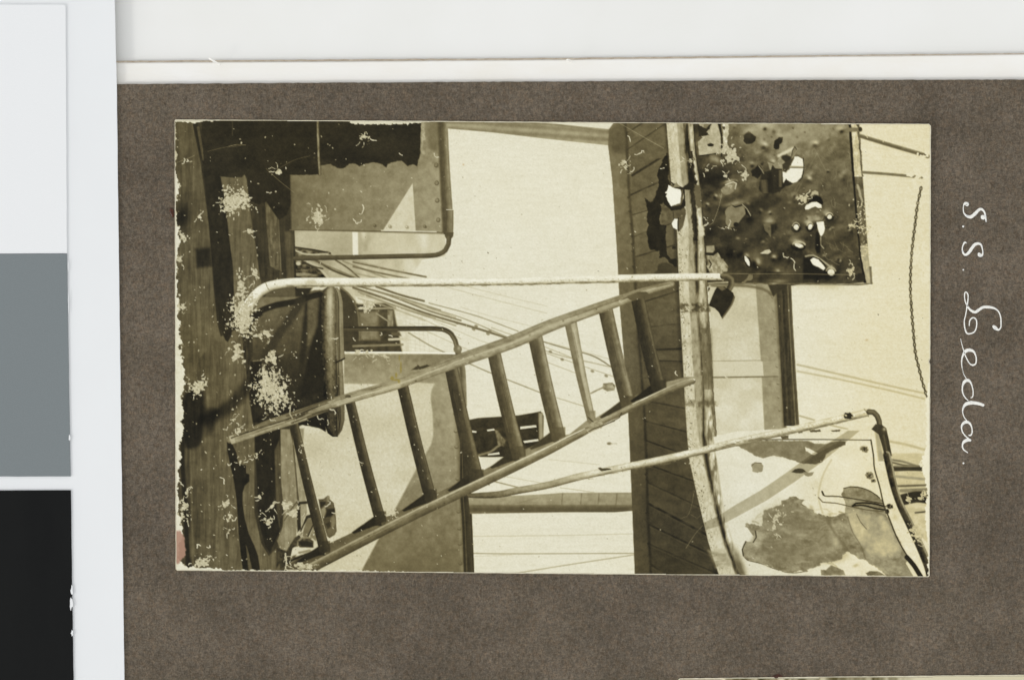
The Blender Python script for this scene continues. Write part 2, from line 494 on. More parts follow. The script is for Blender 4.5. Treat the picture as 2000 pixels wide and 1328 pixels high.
    def band(s, yk, A, B, tone, soft=1.0, id=None, tx=None, alpha=1.0, mode='set', wob=0, wseed=9, am=None):
        """vertical ribbon between x=A(y) and x=B(y); tone may be f(u, y) with u 0..1 across"""
        yk = np.asarray(yk, float)
        sl = s.win(min(A) - 4, yk[0], max(B) + 4, yk[-1])
        X, Y = np.meshgrid(s.xs[sl[1]], s.ys[sl[0]])
        if wob: X = X + wob * 2 * (s.noise(7, 7, wseed, 3)[sl] - .5)
        xa = np.interp(Y, yk, A); xb = np.interp(Y, yk, B)
        a_ = np.clip((X - xa) / (2 * soft) + .5, 0, 1) * np.clip((xb - X) / (2 * soft) + .5, 0, 1) * ((Y >= yk[0]) & (Y <= yk[-1])) * alpha
        tn = tone((X - xa) / np.maximum(xb - xa, .1), Y) if callable(tone) else tone
        s.comp(sl, a_.astype(np.float32), tn, mode, id, tx, am)

def prof(*stops):
    """tone profile across a tube: stops (u, tone)"""
    us = [p[0] for p in stops]; ts = [p[1] for p in stops]
    return lambda u, t: np.interp(u, us, ts)

def grad(x0, y0, t0, x1, y1, t1):
    L2 = (x1 - x0) ** 2 + (y1 - y0) ** 2
    return lambda X, Y: t0 + (t1 - t0) * np.clip(((X - x0) * (x1 - x0) + (Y - y0) * (y1 - y0)) / L2, 0, 1)

p = Painter(334, 228, 1826, 1134, 0.8)
part, fill, stroke, ell, glow, band, flake = p.part, p.fill, p.stroke, p.ell, p.glow, p.band, p.flake

# ---- sky ground tone of the picture
SKY = part('pale_sky', None, 'blank pale sky filling the middle of the print')
p.T[:] = 223; p.ID[:] = SKY
X_, Y_ = np.meshgrid(p.xs, p.ys)
p.T += (-7 * np.clip((X_ - 1560) / 250, 0, 1)).astype(np.float32)
p.T += 3 * (p.noise(160, 90, 2, 3) - .5) * 2 + 3 * (p.noise(26, 4, 6, 2) - .5) * 2 + 5 * (p.noise(3, 2.2, 8, 2) - .5) * 2
glow(620, 560, 160, 90, 196, 0, .35)

# ---- far quay seen through the gaps
QUAY = part('quay_view', None, 'blurred quay and rope tackle seen through the rail gap')
fill([(568, 450), (870, 455), (870, 500), (575, 545)], grad(568, 0, 172, 860, 0, 206), 1.5, QUAY, tx=(10, 26, 40, 8))
fill([(572, 505), (830, 500), (800, 545), (576, 545)], grad(568, 0, 158, 800, 0, 206), 2, QUAY, tx=(12, 20, 30, 9))
glow(585, 465, 14, 26, 200, .3, .7); glow(620, 470, 12, 30, 190, 0, .5); glow(660, 480, 30, 30, 160, 0, .6)
fill([(688, 452), (699, 452), (700, 500), (689, 500)], 226, 1.2)
for gx, gy, gt in ((706, 470, 165), (714, 480, 150), (720, 462, 170), (710, 458, 220), (700, 540, 165), (712, 530, 205)):
    glow(gx, gy, 5, 12, gt, 0, .7)
fill([(570, 480), (600, 487), (642, 492), (648, 498), (575, 503)], 110, 2.2, tx=(55, 9, 4, 4))
fill([(573, 510), (600, 512), (625, 528), (640, 545), (574, 545)], 72, 2.2, tx=(50, 10, 5, 14))
stroke([(572, 483), (610, 488), (645, 495)], 3.4, 52, 1.2)
stroke([(578, 490), (600, 497), (640, 496)], 3, 190, 1.4)
stroke([(600, 512), (622, 522), (640, 542)], 4.5, 188, 1.3)
stroke([(616, 508), (650, 528), (690, 543)], 4.0, 78, 1.4)
stroke([(590, 510), (610, 520), (630, 525)], 3.0, 60, 1.4)
stroke([(655, 508), (680, 524), (702, 543)], 3.0, 92, 1.2)
stroke([(670, 510), (720, 530), (760, 545)], 3.0, 130, 1.3, alpha=.8)
ell(583, 515, 5, 4, 196, 0, 1.8); ell(590, 536, 18, 3, 140, 0, 1.6)
# machinery / shed behind the drum
SHED = part('dark_shed', None, 'dark blurred shed with a pale window behind the rope tackle')
fill([(665, 560), (700, 566), (745, 575), (800, 605), (800, 690), (668, 690)], grad(670, 0, 190, 800, 0, 214), 3, QUAY, tx=(8, 14, 14, 5))
fill([(664, 562), (680, 572), (700, 594), (752, 592), (768, 600), (776, 640), (786, 690), (668, 690)], 66, 2.5, SHED, tx=(14, 12, 12, 5))
fill([(702, 610), (738, 608), (741, 664), (704, 664)], 124, 4.5, tx=(10, 12, 9, 6))
fill([(664, 566), (684, 582), (697, 606), (700, 690), (668, 690)], 62, 3)
stroke([(667, 562), (684, 578), (697, 602), (702, 640), (702, 664)], 3, 108, 1.6)
stroke([(700, 603), (772, 602)], 3.6, 150, 1.3); stroke([(690, 676), (786, 673)], 4.2, 128, 1.5)
stroke([(735, 612), (765, 632)], 2.6, 150, 1.0)
fill([(757, 606), (768, 606), (768, 640), (757, 640)], 142, 2, tx=(30, 5, 8, 2))
stroke([(760, 663), (786, 662)], 4.5, 200, 1.3)
fill([(764, 650), (780, 648), (784, 656), (764, 656)], 88, 2)
fill([(692, 578), (730, 586), (728, 596), (696, 592)], 218, 3)
for i in range(12):
    stroke([(786 + i, 600 + 7 * i), (830, 606 + 7 * i)], 1.2, 196, 1.2, alpha=.5)
for i in range(6):
    stroke([(792 + 8 * i, 598 + 3 * i), (794 + 9 * i, 690)], 1.1, 200, 1.2, alpha=.5)

# ---- far ropes in the sky
ROPE = lambda lab=None: part('rope', None, lab)
def rope(pts, wd, tone, soft=.8, alpha=1.0, keep=True):
    stroke(pts, wd, tone, soft, ROPE() if keep and wd >= 2.4 else None, alpha, smooth=True)
rope([(690, 512), (760, 527), (832, 541)], 3.4, 96, 1.2, .9)
rope([(690, 521), (740, 533), (800, 545)], 3.4, 98, 1.3, .85)
rope([(735, 560), (785, 577), (828, 588)], 4.0, 90, 1.2, .9)
rope([(838, 592), (930, 617), (1012, 647)], 1.8, 148, .9, .95)
rope([(690, 562), (760, 586), (835, 613), (930, 641), (1000, 663)], 4.2, 96, 1.4, .9)
rope([(690, 556), (760, 577), (835, 606), (900, 626)], 3.2, 112, 1.2, .9)
rope([(700, 570), (770, 596), (850, 622)], 2.2, 130, 1.2, .8)
rope([(835, 600), (905, 622), (990, 658)], 2.0, 150, 1.0, .85)
rope([(1050, 664), (1110, 682), (1160, 696), (1205, 724)], 2.6, 120, 1.0, .85)
rope([(1068, 690), (1110, 705), (1200, 736)], 1.6, 168, 1.0, .8)
rope([(1070, 708), (1128, 730)], 1.6, 180, 1.0, .8)
rope([(1068, 668), (1150, 690), (1200, 704)], 1.4, 190, 1.2, .8)
for (a0_, b0_, c0_, wd_, tt_, al_) in (((700, 559), (780, 581), (860, 606), 2.6, 116, .8), ((705, 574), (790, 604), (890, 636), 2.6, 140, .7), ((720, 564), (800, 590), (890, 620), 1.8, 150, .8), ((700, 583), (760, 600), (830, 626), 3.0, 168, .7), ((690, 508), (740, 521), (790, 533), 2.2, 140, .7), ((690, 533), (720, 540), (745, 546), 3.0, 140, .7), ((600, 505), (640, 520), (700, 545), 3, 100, .7), ((960, 640), (1060, 676), (1130, 704), 1.6, 168, .8), ((900, 600), (960, 618), (1050, 640), 1.2, 196, .8), ((1010, 660), (1080, 690), (1190, 716), 2.0, 150, .7), ((800, 632), (880, 668), (930, 690), 1.4, 184, .8), ((820, 620), (860, 640), (900, 662), 1.4, 180, .8)):
    stroke([a0_, b0_, c0_], wd_, tt_, 1.3, alpha=al_)
for kx, ky in ((865, 622), (893, 631), (925, 643), (953, 652), (930, 637), (957, 647), (1075, 687), (1098, 702), (1157, 725), (1184, 734)):
    ell(kx, ky, 3.6, 2.4, 118, .4, 1.4, alpha=.8)
rope([(870, 560), (940, 579), (1068, 612)], 1.4, 196, 1.2, .9)
rope([(912, 560), (1000, 582), (1068, 598)], 1.3, 199, 1.2, .9)
rope([(846, 625), (930, 662), (960, 672)], 1.3, 190, 1.2, .8)
rope([(798, 650), (840, 675), (868, 688)], 2.4, 132, 1.2, .8)
rope([(912, 708), (960, 729), (1056, 767)], 2.4, 152, .9, .9)
rope([(1088, 777), (1140, 793)], 1.8, 178, 1.0, .9)
rope([(966, 940), (1014, 952)], 2.4, 140, 1.0, .9)
rope([(985, 930), (1070, 945)], 1.2, 186, 1.0, .8)
rope([(925, 1047), (1100, 1045), (1235, 1042)], 1.6, 196, 1.2, .9)
rope([(925, 1080), (1000, 1081), (1240, 1080)], 2.0, 158, 1.0, .95)
rope([(928, 1086), (1000, 1083)], 1.2, 196, 1.2, .8)
rope([(990, 1122), (1100, 1104), (1238, 1083)], 2.0, 168, 1.2, .95)
rope([(1072, 897), (1170, 907)], 1.4, 200, 1.2, .9)
rope([(1095, 952), (1160, 961)], 1.4, 184, 1.0, .9)
BLK = part('pulley_block', None, 'small pulley block hanging in the rigging')
fill([(1178, 749), (1196, 747), (1202, 753), (1200, 762), (1186, 764), (1177, 759)], 132, 1.2, BLK, tx=(30, 5, 4, 3))
stroke([(1154, 768), (1166, 762), (1177, 757)], 3, 150, 1.0)
fill([(1196, 751), (1200, 758), (1184, 757)], 176, 1.0)
ell(1190, 866, 4.5, 2.6, 120, 0, 1.3); stroke([(1192, 866), (1205, 866)], 1.2, 180, 1)

# ---- deck at the left
DECK = part('deck', None, 'shadowed timber deck along the left of the print')
deck_poly = [(330, 226), (566, 226), (575, 440), (580, 585), (600, 830), (590, 900), (585, 1010), (560, 1134), (330, 1134)]
fill(deck_poly, 52, 1, DECK, tx=[(7, 40, 60, 3), (5, 3, 40, 4)])
WT = [(9, 5, 60, 21), (7, 2.6, 26, 22), (6, 30, 30, 23)]
PL = lambda lab=None: part('deck_plank', DECK, lab)
a_ = PL()
fill([(334, 228), (374, 228), (380, 262), (392, 318), (399, 372), (408, 440), (413, 500), (417, 560), (424, 630), (434, 668), (430, 1120), (334, 1120)], grad(345, 0, 82, 420, 0, 88), 1.2, a_, tx=WT)
fill([(374, 232), (384, 232), (398, 310), (399, 330)], 40, 1.5)
stroke([(387, 250), (392, 280), (398, 312)], 5, 84, 1.2, alpha=.9)
stroke([(378, 330), (378, 420), (382, 520), (388, 640), (396, 760), (402, 830)], 4, 106, 2.2, alpha=.5)
a_ = PL('lighter worn deck plank')
fill([(431, 345), (456, 347), (472, 347), (478, 341), (482, 352), (487, 400), (494, 450), (500, 485), (506, 530), (512, 562), (500, 600), (480, 660), (455, 600), (452, 510), (446, 455), (441, 400)], 98, 1.2, a_, tx=WT)
fill([(425, 660), (470, 640), (480, 700), (486, 760), (490, 800), (497, 842), (497, 1000), (510, 1060), (525, 1085), (545, 1065), (548, 1134), (338, 1134), (340, 860), (390, 700)], grad(350, 0, 78, 480, 0, 94), 1.5, part('deck_plank', DECK, 'broad deck plank with long grain streaks'), tx=WT + [(8, 9, 120, 31)])
# dark gap tip and shadow bands over the planks
fill([(398, 330), (430, 346), (440, 400), (447, 460), (455, 520), (458, 600), (452, 655), (445, 668), (440, 664), (430, 640), (424, 600), (418, 540), (411, 470), (404, 400)], 42, 1.3, DECK, tx=(5, 8, 20, 8))
glow(356, 425, 15, 32, 0.32, .3, .9, 'mul'); glow(372, 455, 10, 12, .8, 0, .7, 'mul')
fill([(381, 486), (410, 484), (415, 520), (384, 524)], .52, 5, mode='mul')
fill([(362, 768), (396, 766), (398, 830), (390, 870), (360, 870), (350, 810)], .42, 6, mode='mul', smooth=True)
stroke([(402, 818), (440, 800), (468, 775), (486, 750)], 24, .5, 9, mode='mul')
fill([(398, 795), (402, 850), (418, 838), (430, 800)], .62, 7, mode='mul')
glow(372, 1000, 22, 60, .66, 0, .8, 'mul'); glow(372, 1100, 25, 16, .6, 0, .8, 'mul')
stroke([(358, 830), (356, 900), (360, 960), (364, 1040), (368, 1112)], 9, 34, 2.5, alpha=.9)
stroke([(372, 880), (374, 980), (377, 1100)], 4, 112, 2.5, alpha=.6)
stroke([(408, 880), (408, 950), (410, 1010)], 5, 112, 3, alpha=.45)
# splits by the bottom
fill([(443, 852), (455, 870), (462, 884), (466, 906), (480, 908), (481, 924), (487, 926), (487, 940), (478, 948), (474, 962), (474, 985), (478, 1012), (486, 1042), (497, 1066), (504, 1085), (511, 1134), (495, 1134), (491, 1105), (484, 1075), (481, 1066), (484, 1090), (489, 1134), (477, 1134), (470, 1080), (466, 1040), (462, 975), (456, 935), (449, 905), (444, 880)], 34, 1.3, part('split', DECK), tx=(4, 8, 20, 8))
fill([(480, 1062), (486, 1080), (493, 1134), (488, 1134), (484, 1100)], 84, 1.2)
# strips and hollows to the right of the planks
a_ = PL('narrow bright strip of timber in the shade')
fill([(518, 393), (529, 400), (540, 406), (543, 440), (547, 480), (549, 529), (540, 527), (527, 519), (524, 480), (520, 430)], 94, 1.2, a_, tx=[(16, 4, 12, 33), (8, 3, 30, 2)])
stroke([(542, 402), (545, 450), (549, 530)], 1.6, 140, .8, alpha=.6)
fill([(556, 452), (569, 450), (573, 500), (576, 580), (562, 580), (558, 500)], 78, 2, PL(), tx=WT)
fill([(515, 520), (548, 532), (560, 560), (560, 580), (517, 580)], 66, 3, tx=WT)
fill([(470, 645), (478, 648), (486, 700), (494, 790), (488, 790), (480, 720)], 58, 1.5, tx=(20, 4, 20, 3))
# ---- dark upper boxes and the upper bulkhead
UPB = part('upper_bulkhead', None, 'grey steel bulkhead plate with rivets and a sunlit triangle')
fill([(560, 228), (874, 228), (878, 330), (884, 455), (866, 458), (568, 450), (562, 340)], lambda X, Y: 110 + 32 * np.clip((X - 600) / 240, 0, 1) + 8 * np.clip((Y - 300) / 150, 0, 1), 1.0, UPB, tx=[(5, 60, 30, 3), (3, 4, 4, 4)])
fill([(806, 358), (812, 452), (748, 450)], 206, 1.0, UPB, tx=(4, 10, 10, 4))
fill([(560, 345), (567, 345), (569, 452), (557, 452)], 44, 3)
glow(560, 400, 22, 60, 70, 0, .5)
SH1 = part('dark_hatch', None, 'black hatch opening with a torn lower edge')
fill([(392, 228), (822, 228), (822, 268), (821, 300), (817, 314), (815, 325), (806, 322), (796, 325), (785, 315), (776, 315), (757, 321), (754, 328), (748, 322), (738, 319), (727, 318), (713, 321), (702, 325), (694, 320), (683, 320), (674, 328), (664, 330), (654, 326), (646, 321), (627, 324), (627, 341), (600, 342), (566, 342), (568, 400), (560, 420), (545, 430), (520, 395), (505, 400), (488, 392), (482, 345), (476, 340), (456, 348), (431, 344), (400, 340)], 42, 1.3, SH1, wob=1.2, wsc=5, tx=[(4, 50, 30, 5), (2.5, 3, 3, 6)])
stroke([(620.5, 236), (622, 290), (624.5, 341)], 5.4, prof((-1, 66), (0, 132), (.6, 116), (1, 60)), .8, part('batten', SH1, 'thin pale batten on the dark hatch'), tx=(22, 3, 9, 3))
stroke([(454, 236), (454, 265)], 2, 62, 1)
fill([(824, 232), (829, 236), (829, 262), (832, 272), (826, 276), (826, 292), (831, 300), (828, 307), (823, 300), (821, 272)], 152, 1.0, wob=1.2, wsc=4, tx=(30, 4, 7, 3))
fill([(831, 232), (862, 232), (856, 300), (838, 290)], 86, 6, alpha=.5)
for rx_, ry_ in ((852, 323), (853, 358), (854, 392), (856, 430)):
    ell(rx_, ry_, 4.3, 4.6, 84, 0, 1.0); ell(rx_ - .6, ry_ - .6, 3.1, 3.3, 132, 0, 1.0)
for rx_, ry_, tt in ((732, 441, 88), (762, 443, 150), (795, 444, 160), (830, 443, 92)):
    ell(rx_, ry_, 4.0, 3.0, tt, .6, 1.3); ell(rx_ - 1.4, ry_ - 1, 1.8, 1.5, tt + 45, 0, .9)
stroke([(566, 449.5), (700, 451), (868, 454.5)], 2.2, 96, .9)
stroke([(745, 450.5), (852, 453)], 2.0, 216, .8)
band([228, 330, 410, 458], [853, 858, 862, 864], [866, 868, 873, 876], lambda u, y: 74 + 34 * np.abs(u - .45), 2, UPB)
UPP = part('edge_pipe', UPB, 'round pipe along the bulkhead edge')
band([228, 330, 409], [864, 866, 870], [872.5, 878.5, 884], lambda u, y: np.interp(u, [0, .25, .7, 1], [78, 96, 138, 124]), .9, UPP, tx=(7, 4, 14, 5))
band([411, 440, 456], [871, 871, 869], [885.5, 885.5, 885], lambda u, y: np.interp(u, [0, .3, .75, 1], [70, 98, 132, 110]), .9, UPP, tx=(7, 4, 14, 5))
fill([(868, 454), (886, 454), (885, 462), (881, 467), (872, 467), (869, 462)], 82, .9, UPP)
stroke([(872, 410), (884, 410)], 1.4, 205, .6)
HK1 = part('hooked_rail', None, 'thin dark rail bent into a hook below the upper bulkhead')
stroke([(877, 465), (876, 477), (870, 489), (858, 496.5), (840, 499.5), (790, 500.5), (700, 502.5), (576, 505)], 9.2, lambda u, t: np.interp(u, [-1, -.2, .6, 1], [62, 78, 92, 66]) + 34 * np.clip(.35 - t, 0, 1), .8, HK1)

# ---- beam at the top
BM = part('top_beam', None, 'pale slanting beam across the top of the print')
fill([(872, 228), (1204, 228), (1204, 243), (1193, 253), (1130, 246), (1078, 241), (1070, 238), (870, 238)], 219, 1)
fill([(872, 239), (1050, 240), (1080, 241), (1192, 253), (1190, 284), (1186, 284), (1070, 272), (960, 259), (872, 251.5)], lambda X, Y: 144 + 14 * np.sin((Y - 240 - (X - 872) * .07) * .42), 1.0, BM, tx=(4, 40, 6, 4))
fill([(872, 232), (1000, 238), (1072, 241), (1188, 252.5), (1200, 240), (1200, 228), (872, 228)], 219, .8, SKY)
stroke([(872, 240), (1000, 241.5), (1080, 244), (1190, 258)], 3, 122, 1.5, alpha=.8)

# ---- lower bulkhead
LOB = part('lower_bulkhead', None, 'pale steel bulkhead crossed by a soft curved shadow')
fill([(580, 835), (664, 790), (672, 690), (893, 690), (905, 745), (913, 900), (919, 1000), (925, 1126), (560, 1126), (585, 1000)], 203, 1, LOB, tx=[(6, 70, 50, 3), (5, 3, 3, 4)])
fill([(672, 692), (894, 692), (905, 752), (850, 749), (800, 746), (740, 750), (672, 749)], lambda X, Y: 134 + 16 * np.clip((Y - 690) / 50, 0, 1) - 8 * np.clip((X - 800) / 80, 0, 1), 1.6, LOB, tx=[(4, 40, 18, 4), (3, 3, 3, 5)])
glow(850, 700, 50, 9, 118, 0, .5)
fill([(850, 747), (843, 762), (841, 778), (845, 806), (846, 830), (846, 850), (842, 868), (832, 885), (815, 912), (790, 960), (762, 1012), (735, 1060), (700, 1126), (926, 1126), (919, 1000), (913, 900), (906, 745)], lambda X, Y: 150 - 44 * np.clip((Y - 850) / 260, 0, 1), 2.2, LOB, tx=[(5, 50, 40, 6), (3, 3, 3, 5), (4, 14, 14, 7)])
fill([(585, 1100), (640, 1070), (620, 1126), (580, 1126)], 150, 2)
fill([(690, 1126), (702, 1112), (712, 1126)], 90, 3)
stroke([(670, 688.5), (780, 688.5), (892, 690)], 3.2, 238, .8, part('bright_edge', LOB, 'thin sunlit upper edge of the lower bulkhead'))
band([740, 850, 960, 1010, 1060, 1122], [884, 887, 891, 895, 898, 902], [901, 904, 906, 909, 911, 914], lambda u, y: 148 - 100 * np.clip(u, 0, 1) ** 1.3 - 20 * np.clip((y - 900) / 200, 0, 1), 2, LOB)
LPO = part('edge_strip', LOB, 'dark strip along the bulkhead edge')
band([740, 850, 960, 1010, 1060, 1122], [896, 899, 898, 902, 904, 906], [907, 913, 919, 922, 924, 926.5], lambda u, y: np.interp(u, [0, .2, .28, .36, .8, 1], [52, 48, 84, 50, 66, 44]), .9, LPO, tx=(5, 3, 30, 4))
for ry_ in (808, 842, 873, 935, 999, 1032, 1062, 1100):
    ell(889 + (ry_ - 800) * .035, ry_, 4.2, 3.6, 84, 0, 1.0, alpha=.8); ell(888.5 + (ry_ - 800) * .035, ry_ - 1.5, 3.2, 2.4, 146 - .12 * (ry_ - 800), 0, 1.0)
fill([(803, 723), (812, 716), (816, 712), (820, 716), (834, 712), (842, 714), (836, 718), (822, 721)], 62, 1.0, wob=1, wsc=3)
HK2 = part('hooked_rail', None, 'thin dark rail bent down to a ball joint behind the ladder')
stroke([(671, 642), (780, 642), (850, 642), (870, 645), (882, 653), (889, 665), (893, 682)], 9.6, lambda u, t: np.interp(u, [-1, -.3, .2, .7, 1], [62, 46, 92, 58, 84]) + 46 * np.clip(t - .75, 0, .25) * 4, .8, HK2)
stroke([(895, 690), (902, 716), (904, 735), (906, 790)], 12, prof((-1, 140), (-.2, 118), (.5, 84), (1, 112)), .9, HK2)
ell(894, 682, 8.2, 8.2, 118, 0, 1.0, HK2); glow(896, 680, 3.4, 4, 172, 0, .8)

# ---- slatted crate seen between the rungs
CR = part('slatted_crate', None, 'dark slatted crate with light showing through its gaps')
fill([(914, 820), (935, 816), (985, 813), (1012, 811), (1042, 806), (1056, 803), (1062, 812), (1061, 858), (1052, 864), (1025, 880), (990, 893), (938, 892), (918, 880)], 52, 1.2, CR, tx=[(8, 12, 10, 5), (4, 3, 3, 6)])
fill([(1052, 806), (1060, 806), (1061, 858), (1053, 864)], 150, 2.4)
for q in ([(919, 840), (931, 842), (930, 845), (919, 844)], [(951, 839), (965, 837), (967, 840), (952, 842)], [(1016, 833), (1047, 830), (1048, 834), (1016, 838)], [(953, 886), (975, 883), (976, 887), (953, 889)], [(1022, 861), (1051, 857), (1052, 861), (1024, 865)]):
    fill(q, 222, .8, part('gap', CR))
stroke([(931, 890), (958, 882), (970, 873), (982, 866)], 4, 128, 1.4); fill([(966, 838), (974, 842), (980, 852), (988, 860), (984, 872), (972, 868), (970, 854)], 104, 1.6, tx=(30, 5, 5, 3))
fill([(940, 894), (1000, 891), (970, 908), (941, 912)], 219, 1.0, SKY)

# ---- horizontal boom
BO = part('boom', None, 'horizontal wooden boom behind the bent rail')
fill([(914, 964), (1000, 968), (1060, 965), (1100, 962), (1236, 961.5), (1237, 997), (1200, 1000), (1100, 1000), (918, 1003)], lambda X, Y: np.interp(Y, [962, 968, 984, 987, 992, 998, 1004], [150, 158, 146, 108, 88, 84, 132]), 1.2, BO, tx=(4, 30, 3, 5))
for bx in (1098, 1135, 1169, 1204): stroke([(bx + 1, 964), (bx, 975), (bx - 1, 984)], 2.4, 116, 1.2, alpha=.8)
stroke([(1050, 972), (1020, 980), (1000, 985)], 2, 128, 1.6, alpha=.7)

# ---- timber wall band
WALL = part('plank_wall', None, 'dark wall of slanting planks beside the pale frame')
yk = [228, 253, 285, 350, 440, 520, 600, 660, 780, 870, 990, 1130]
WL = [1207, 1190, 1188, 1196, 1202, 1207, 1211, 1216, 1226, 1230, 1235, 1240.5]
ykr = [228, 310, 355, 440, 560, 600, 690, 780, 850, 900, 940, 980, 1015, 1060, 1122, 1134]
WR = [1300, 1306, 1310, 1323, 1327, 1330, 1334, 1340, 1344, 1349, 1357, 1364, 1373, 1386, 1405, 1410]
sp_y = [228, 260, 380, 460, 560, 660, 780, 900, 1000, 1134]
SPX = [1218, 1222, 1228, 1235, 1240, 1246, 1256, 1262, 1264, 1271]
yy_ = np.array(sorted(set(yk + ykr + sp_y)), float)
L_ = np.interp(yy_, yk, WL); R_ = np.interp(yy_, ykr, WR); C_ = np.interp(yy_, sp_y, SPX)
vt = lambda y: np.interp(y, [230, 380, 600, 780, 900, 1120], [104, 104, 88, 76, 68, 58])
band(yy_, L_, R_, lambda u, y: vt(y), 1.0, WALL, tx=[(5, 40, 30, 3), (3, 3, 3, 4)])
joints = [((1222, 262), (1262, 236)), ((1226, 292), (1302, 240)), ((1235, 343), (1304, 300)), ((1232, 381), (1312, 345)), ((1236, 420), (1316, 396)), ((1238, 462), (1324, 432)), ((1241, 502), (1326, 476)), ((1246, 548), (1328, 520)),
          ((1250, 592), (1331, 566)), ((1252, 640), (1332, 632)), ((1256, 684), (1334, 681)), ((1258, 704), (1336, 706)), ((1258, 738), (1338, 744)), ((1260, 782), (1341, 798)), ((1261, 822), (1344, 844)), ((1262, 860), (1350, 892)), ((1264, 906), (1358, 940)), ((1265, 942), (1368, 990)), ((1265, 982), (1380, 1044)), ((1268, 1024), (1392, 1084)), ((1269, 1062), (1402, 1120)), ((1271, 1102), (1300, 1120))]
for i in range(len(joints) - 1):
    (a0, b0), (a1, b1) = joints[i], joints[i + 1]
    off = (6, -5, 3, -7, 8, -3, 2, -4, 5, -2, 6, -6, 3)[i % 13]
    y_m = (a0[1] + a1[1]) / 2
    fill([a0, b0, b1, a1], float(vt(y_m)) + off * .45 - (9 if i < 3 else 0), 1.0, part('plank', WALL), alpha=1, tx=[(5, 24, 10, 40 + i), (3, 3, 3, 4)])
for i, (a0, b0) in enumerate(joints):
    stroke([a0, b0], (2.6, 2.0, 4.6, 3.0, 1.6, 2.8, 2.4, 2.6)[i % 8], (46, 50, 40, 42)[i % 4] - (10 if i > 14 else 0), 1.4, smooth=False, alpha=.8, am=(30, 8, 91 + i % 3, .2, .3))
    if i > 11: stroke([(a0[0], a0[1] + 4), (b0[0], b0[1] + 4)], 1, 92, .8, smooth=False, alpha=.35)
# the cover strip on the left of the planks
a_ = part('cover_strip', WALL, 'smooth upright strip covering the plank ends')
band(yy_, L_, C_, lambda u, y: vt(y) + 14 - 10 * u, 1.0, a_, tx=[(5, 30, 40, 5), (3, 3, 3, 4)])
fill([(1190, 253), (1206, 240), (1222, 240), (1226, 300), (1200, 300), (1188, 284)], .82, 5, mode='mul')
band(yy_, C_ - 1.5, C_ + 3.5, lambda u, y: vt(y) * .62, 2.0, WALL, wob=1, tx=(6, 5, 12, 8), alpha=.85)
for ry_ in (330, 385, 412, 436, 460, 476, 490, 520, 602, 625, 902, 925, 1000, 1060):
    cx_ = float(np.interp(ry_, sp_y, SPX)); ell(cx_ - 1, ry_, 2.8, 3.4, vt(ry_) * .6, 0, 1.4, alpha=.8)
    glow(cx_ - 3, ry_ - 2, 2, 2, vt(ry_) + 18, 0, .6)
band([228, 400, 700, 1134], [1296, 1312, 1326, 1396], [1304, 1322, 1338, 1412], .75, 3, mode='mul')
# scorched, peeled patch
HOLE1 = part('shell_hole', WALL, 'bright ragged hole through the plank wall'); HOLE2 = part('shell_hole', WALL, 'small bright hole through the plank wall')
SC = part('scorch_patch', WALL, 'black jagged scorch on the plank wall')
fill([(1304, 296), (1292, 318), (1283, 340), (1287, 360), (1282, 378), (1276, 392), (1270, 395), (1259, 387), (1262, 400), (1265, 412), (1262, 424), (1267, 440), (1263, 455), (1265, 472), (1270, 487), (1281, 490), (1288, 490), (1288, 504), (1299, 502), (1306, 512), (1315, 520), (1326, 522), (1324, 505), (1310, 505), (1303, 498), (1300, 470), (1301, 440), (1290, 438), (1288, 430), (1292, 412), (1289, 400), (1300, 392), (1310, 404), (1326, 402), (1332, 380), (1313, 362), (1304, 350), (1308, 330)], 36, 1.0, SC, wob=2.4, wsc=5, tx=(5, 8, 8, 3))
fill([(1292, 402), (1320, 404), (1332, 412), (1338, 428), (1324, 424), (1312, 434), (1300, 440), (1290, 438), (1289, 430), (1293, 414)], 92, 1, wob=1.6, wsc=4, tx=(12, 6, 6, 3))
fill([(1312, 482), (1322, 480), (1322, 487), (1313, 486)], 36, .9, wob=1.5, wsc=3)
fill([(1286, 516), (1300, 512), (1318, 522), (1327, 528), (1326, 534), (1275, 535), (1284, 528)], 64, 1.5, wob=1.5, wsc=5)
fill([(1306, 362), (1316, 367), (1329, 371), (1331, 379), (1328, 397), (1311, 403), (1304, 392), (1301, 384), (1303, 379), (1299, 377), (1304, 371)], 238, .8, HOLE1, wob=.8, wsc=4)
fill([(1317, 428), (1324, 428), (1323, 449), (1315, 445), (1312, 437)], 236, .8, HOLE2)

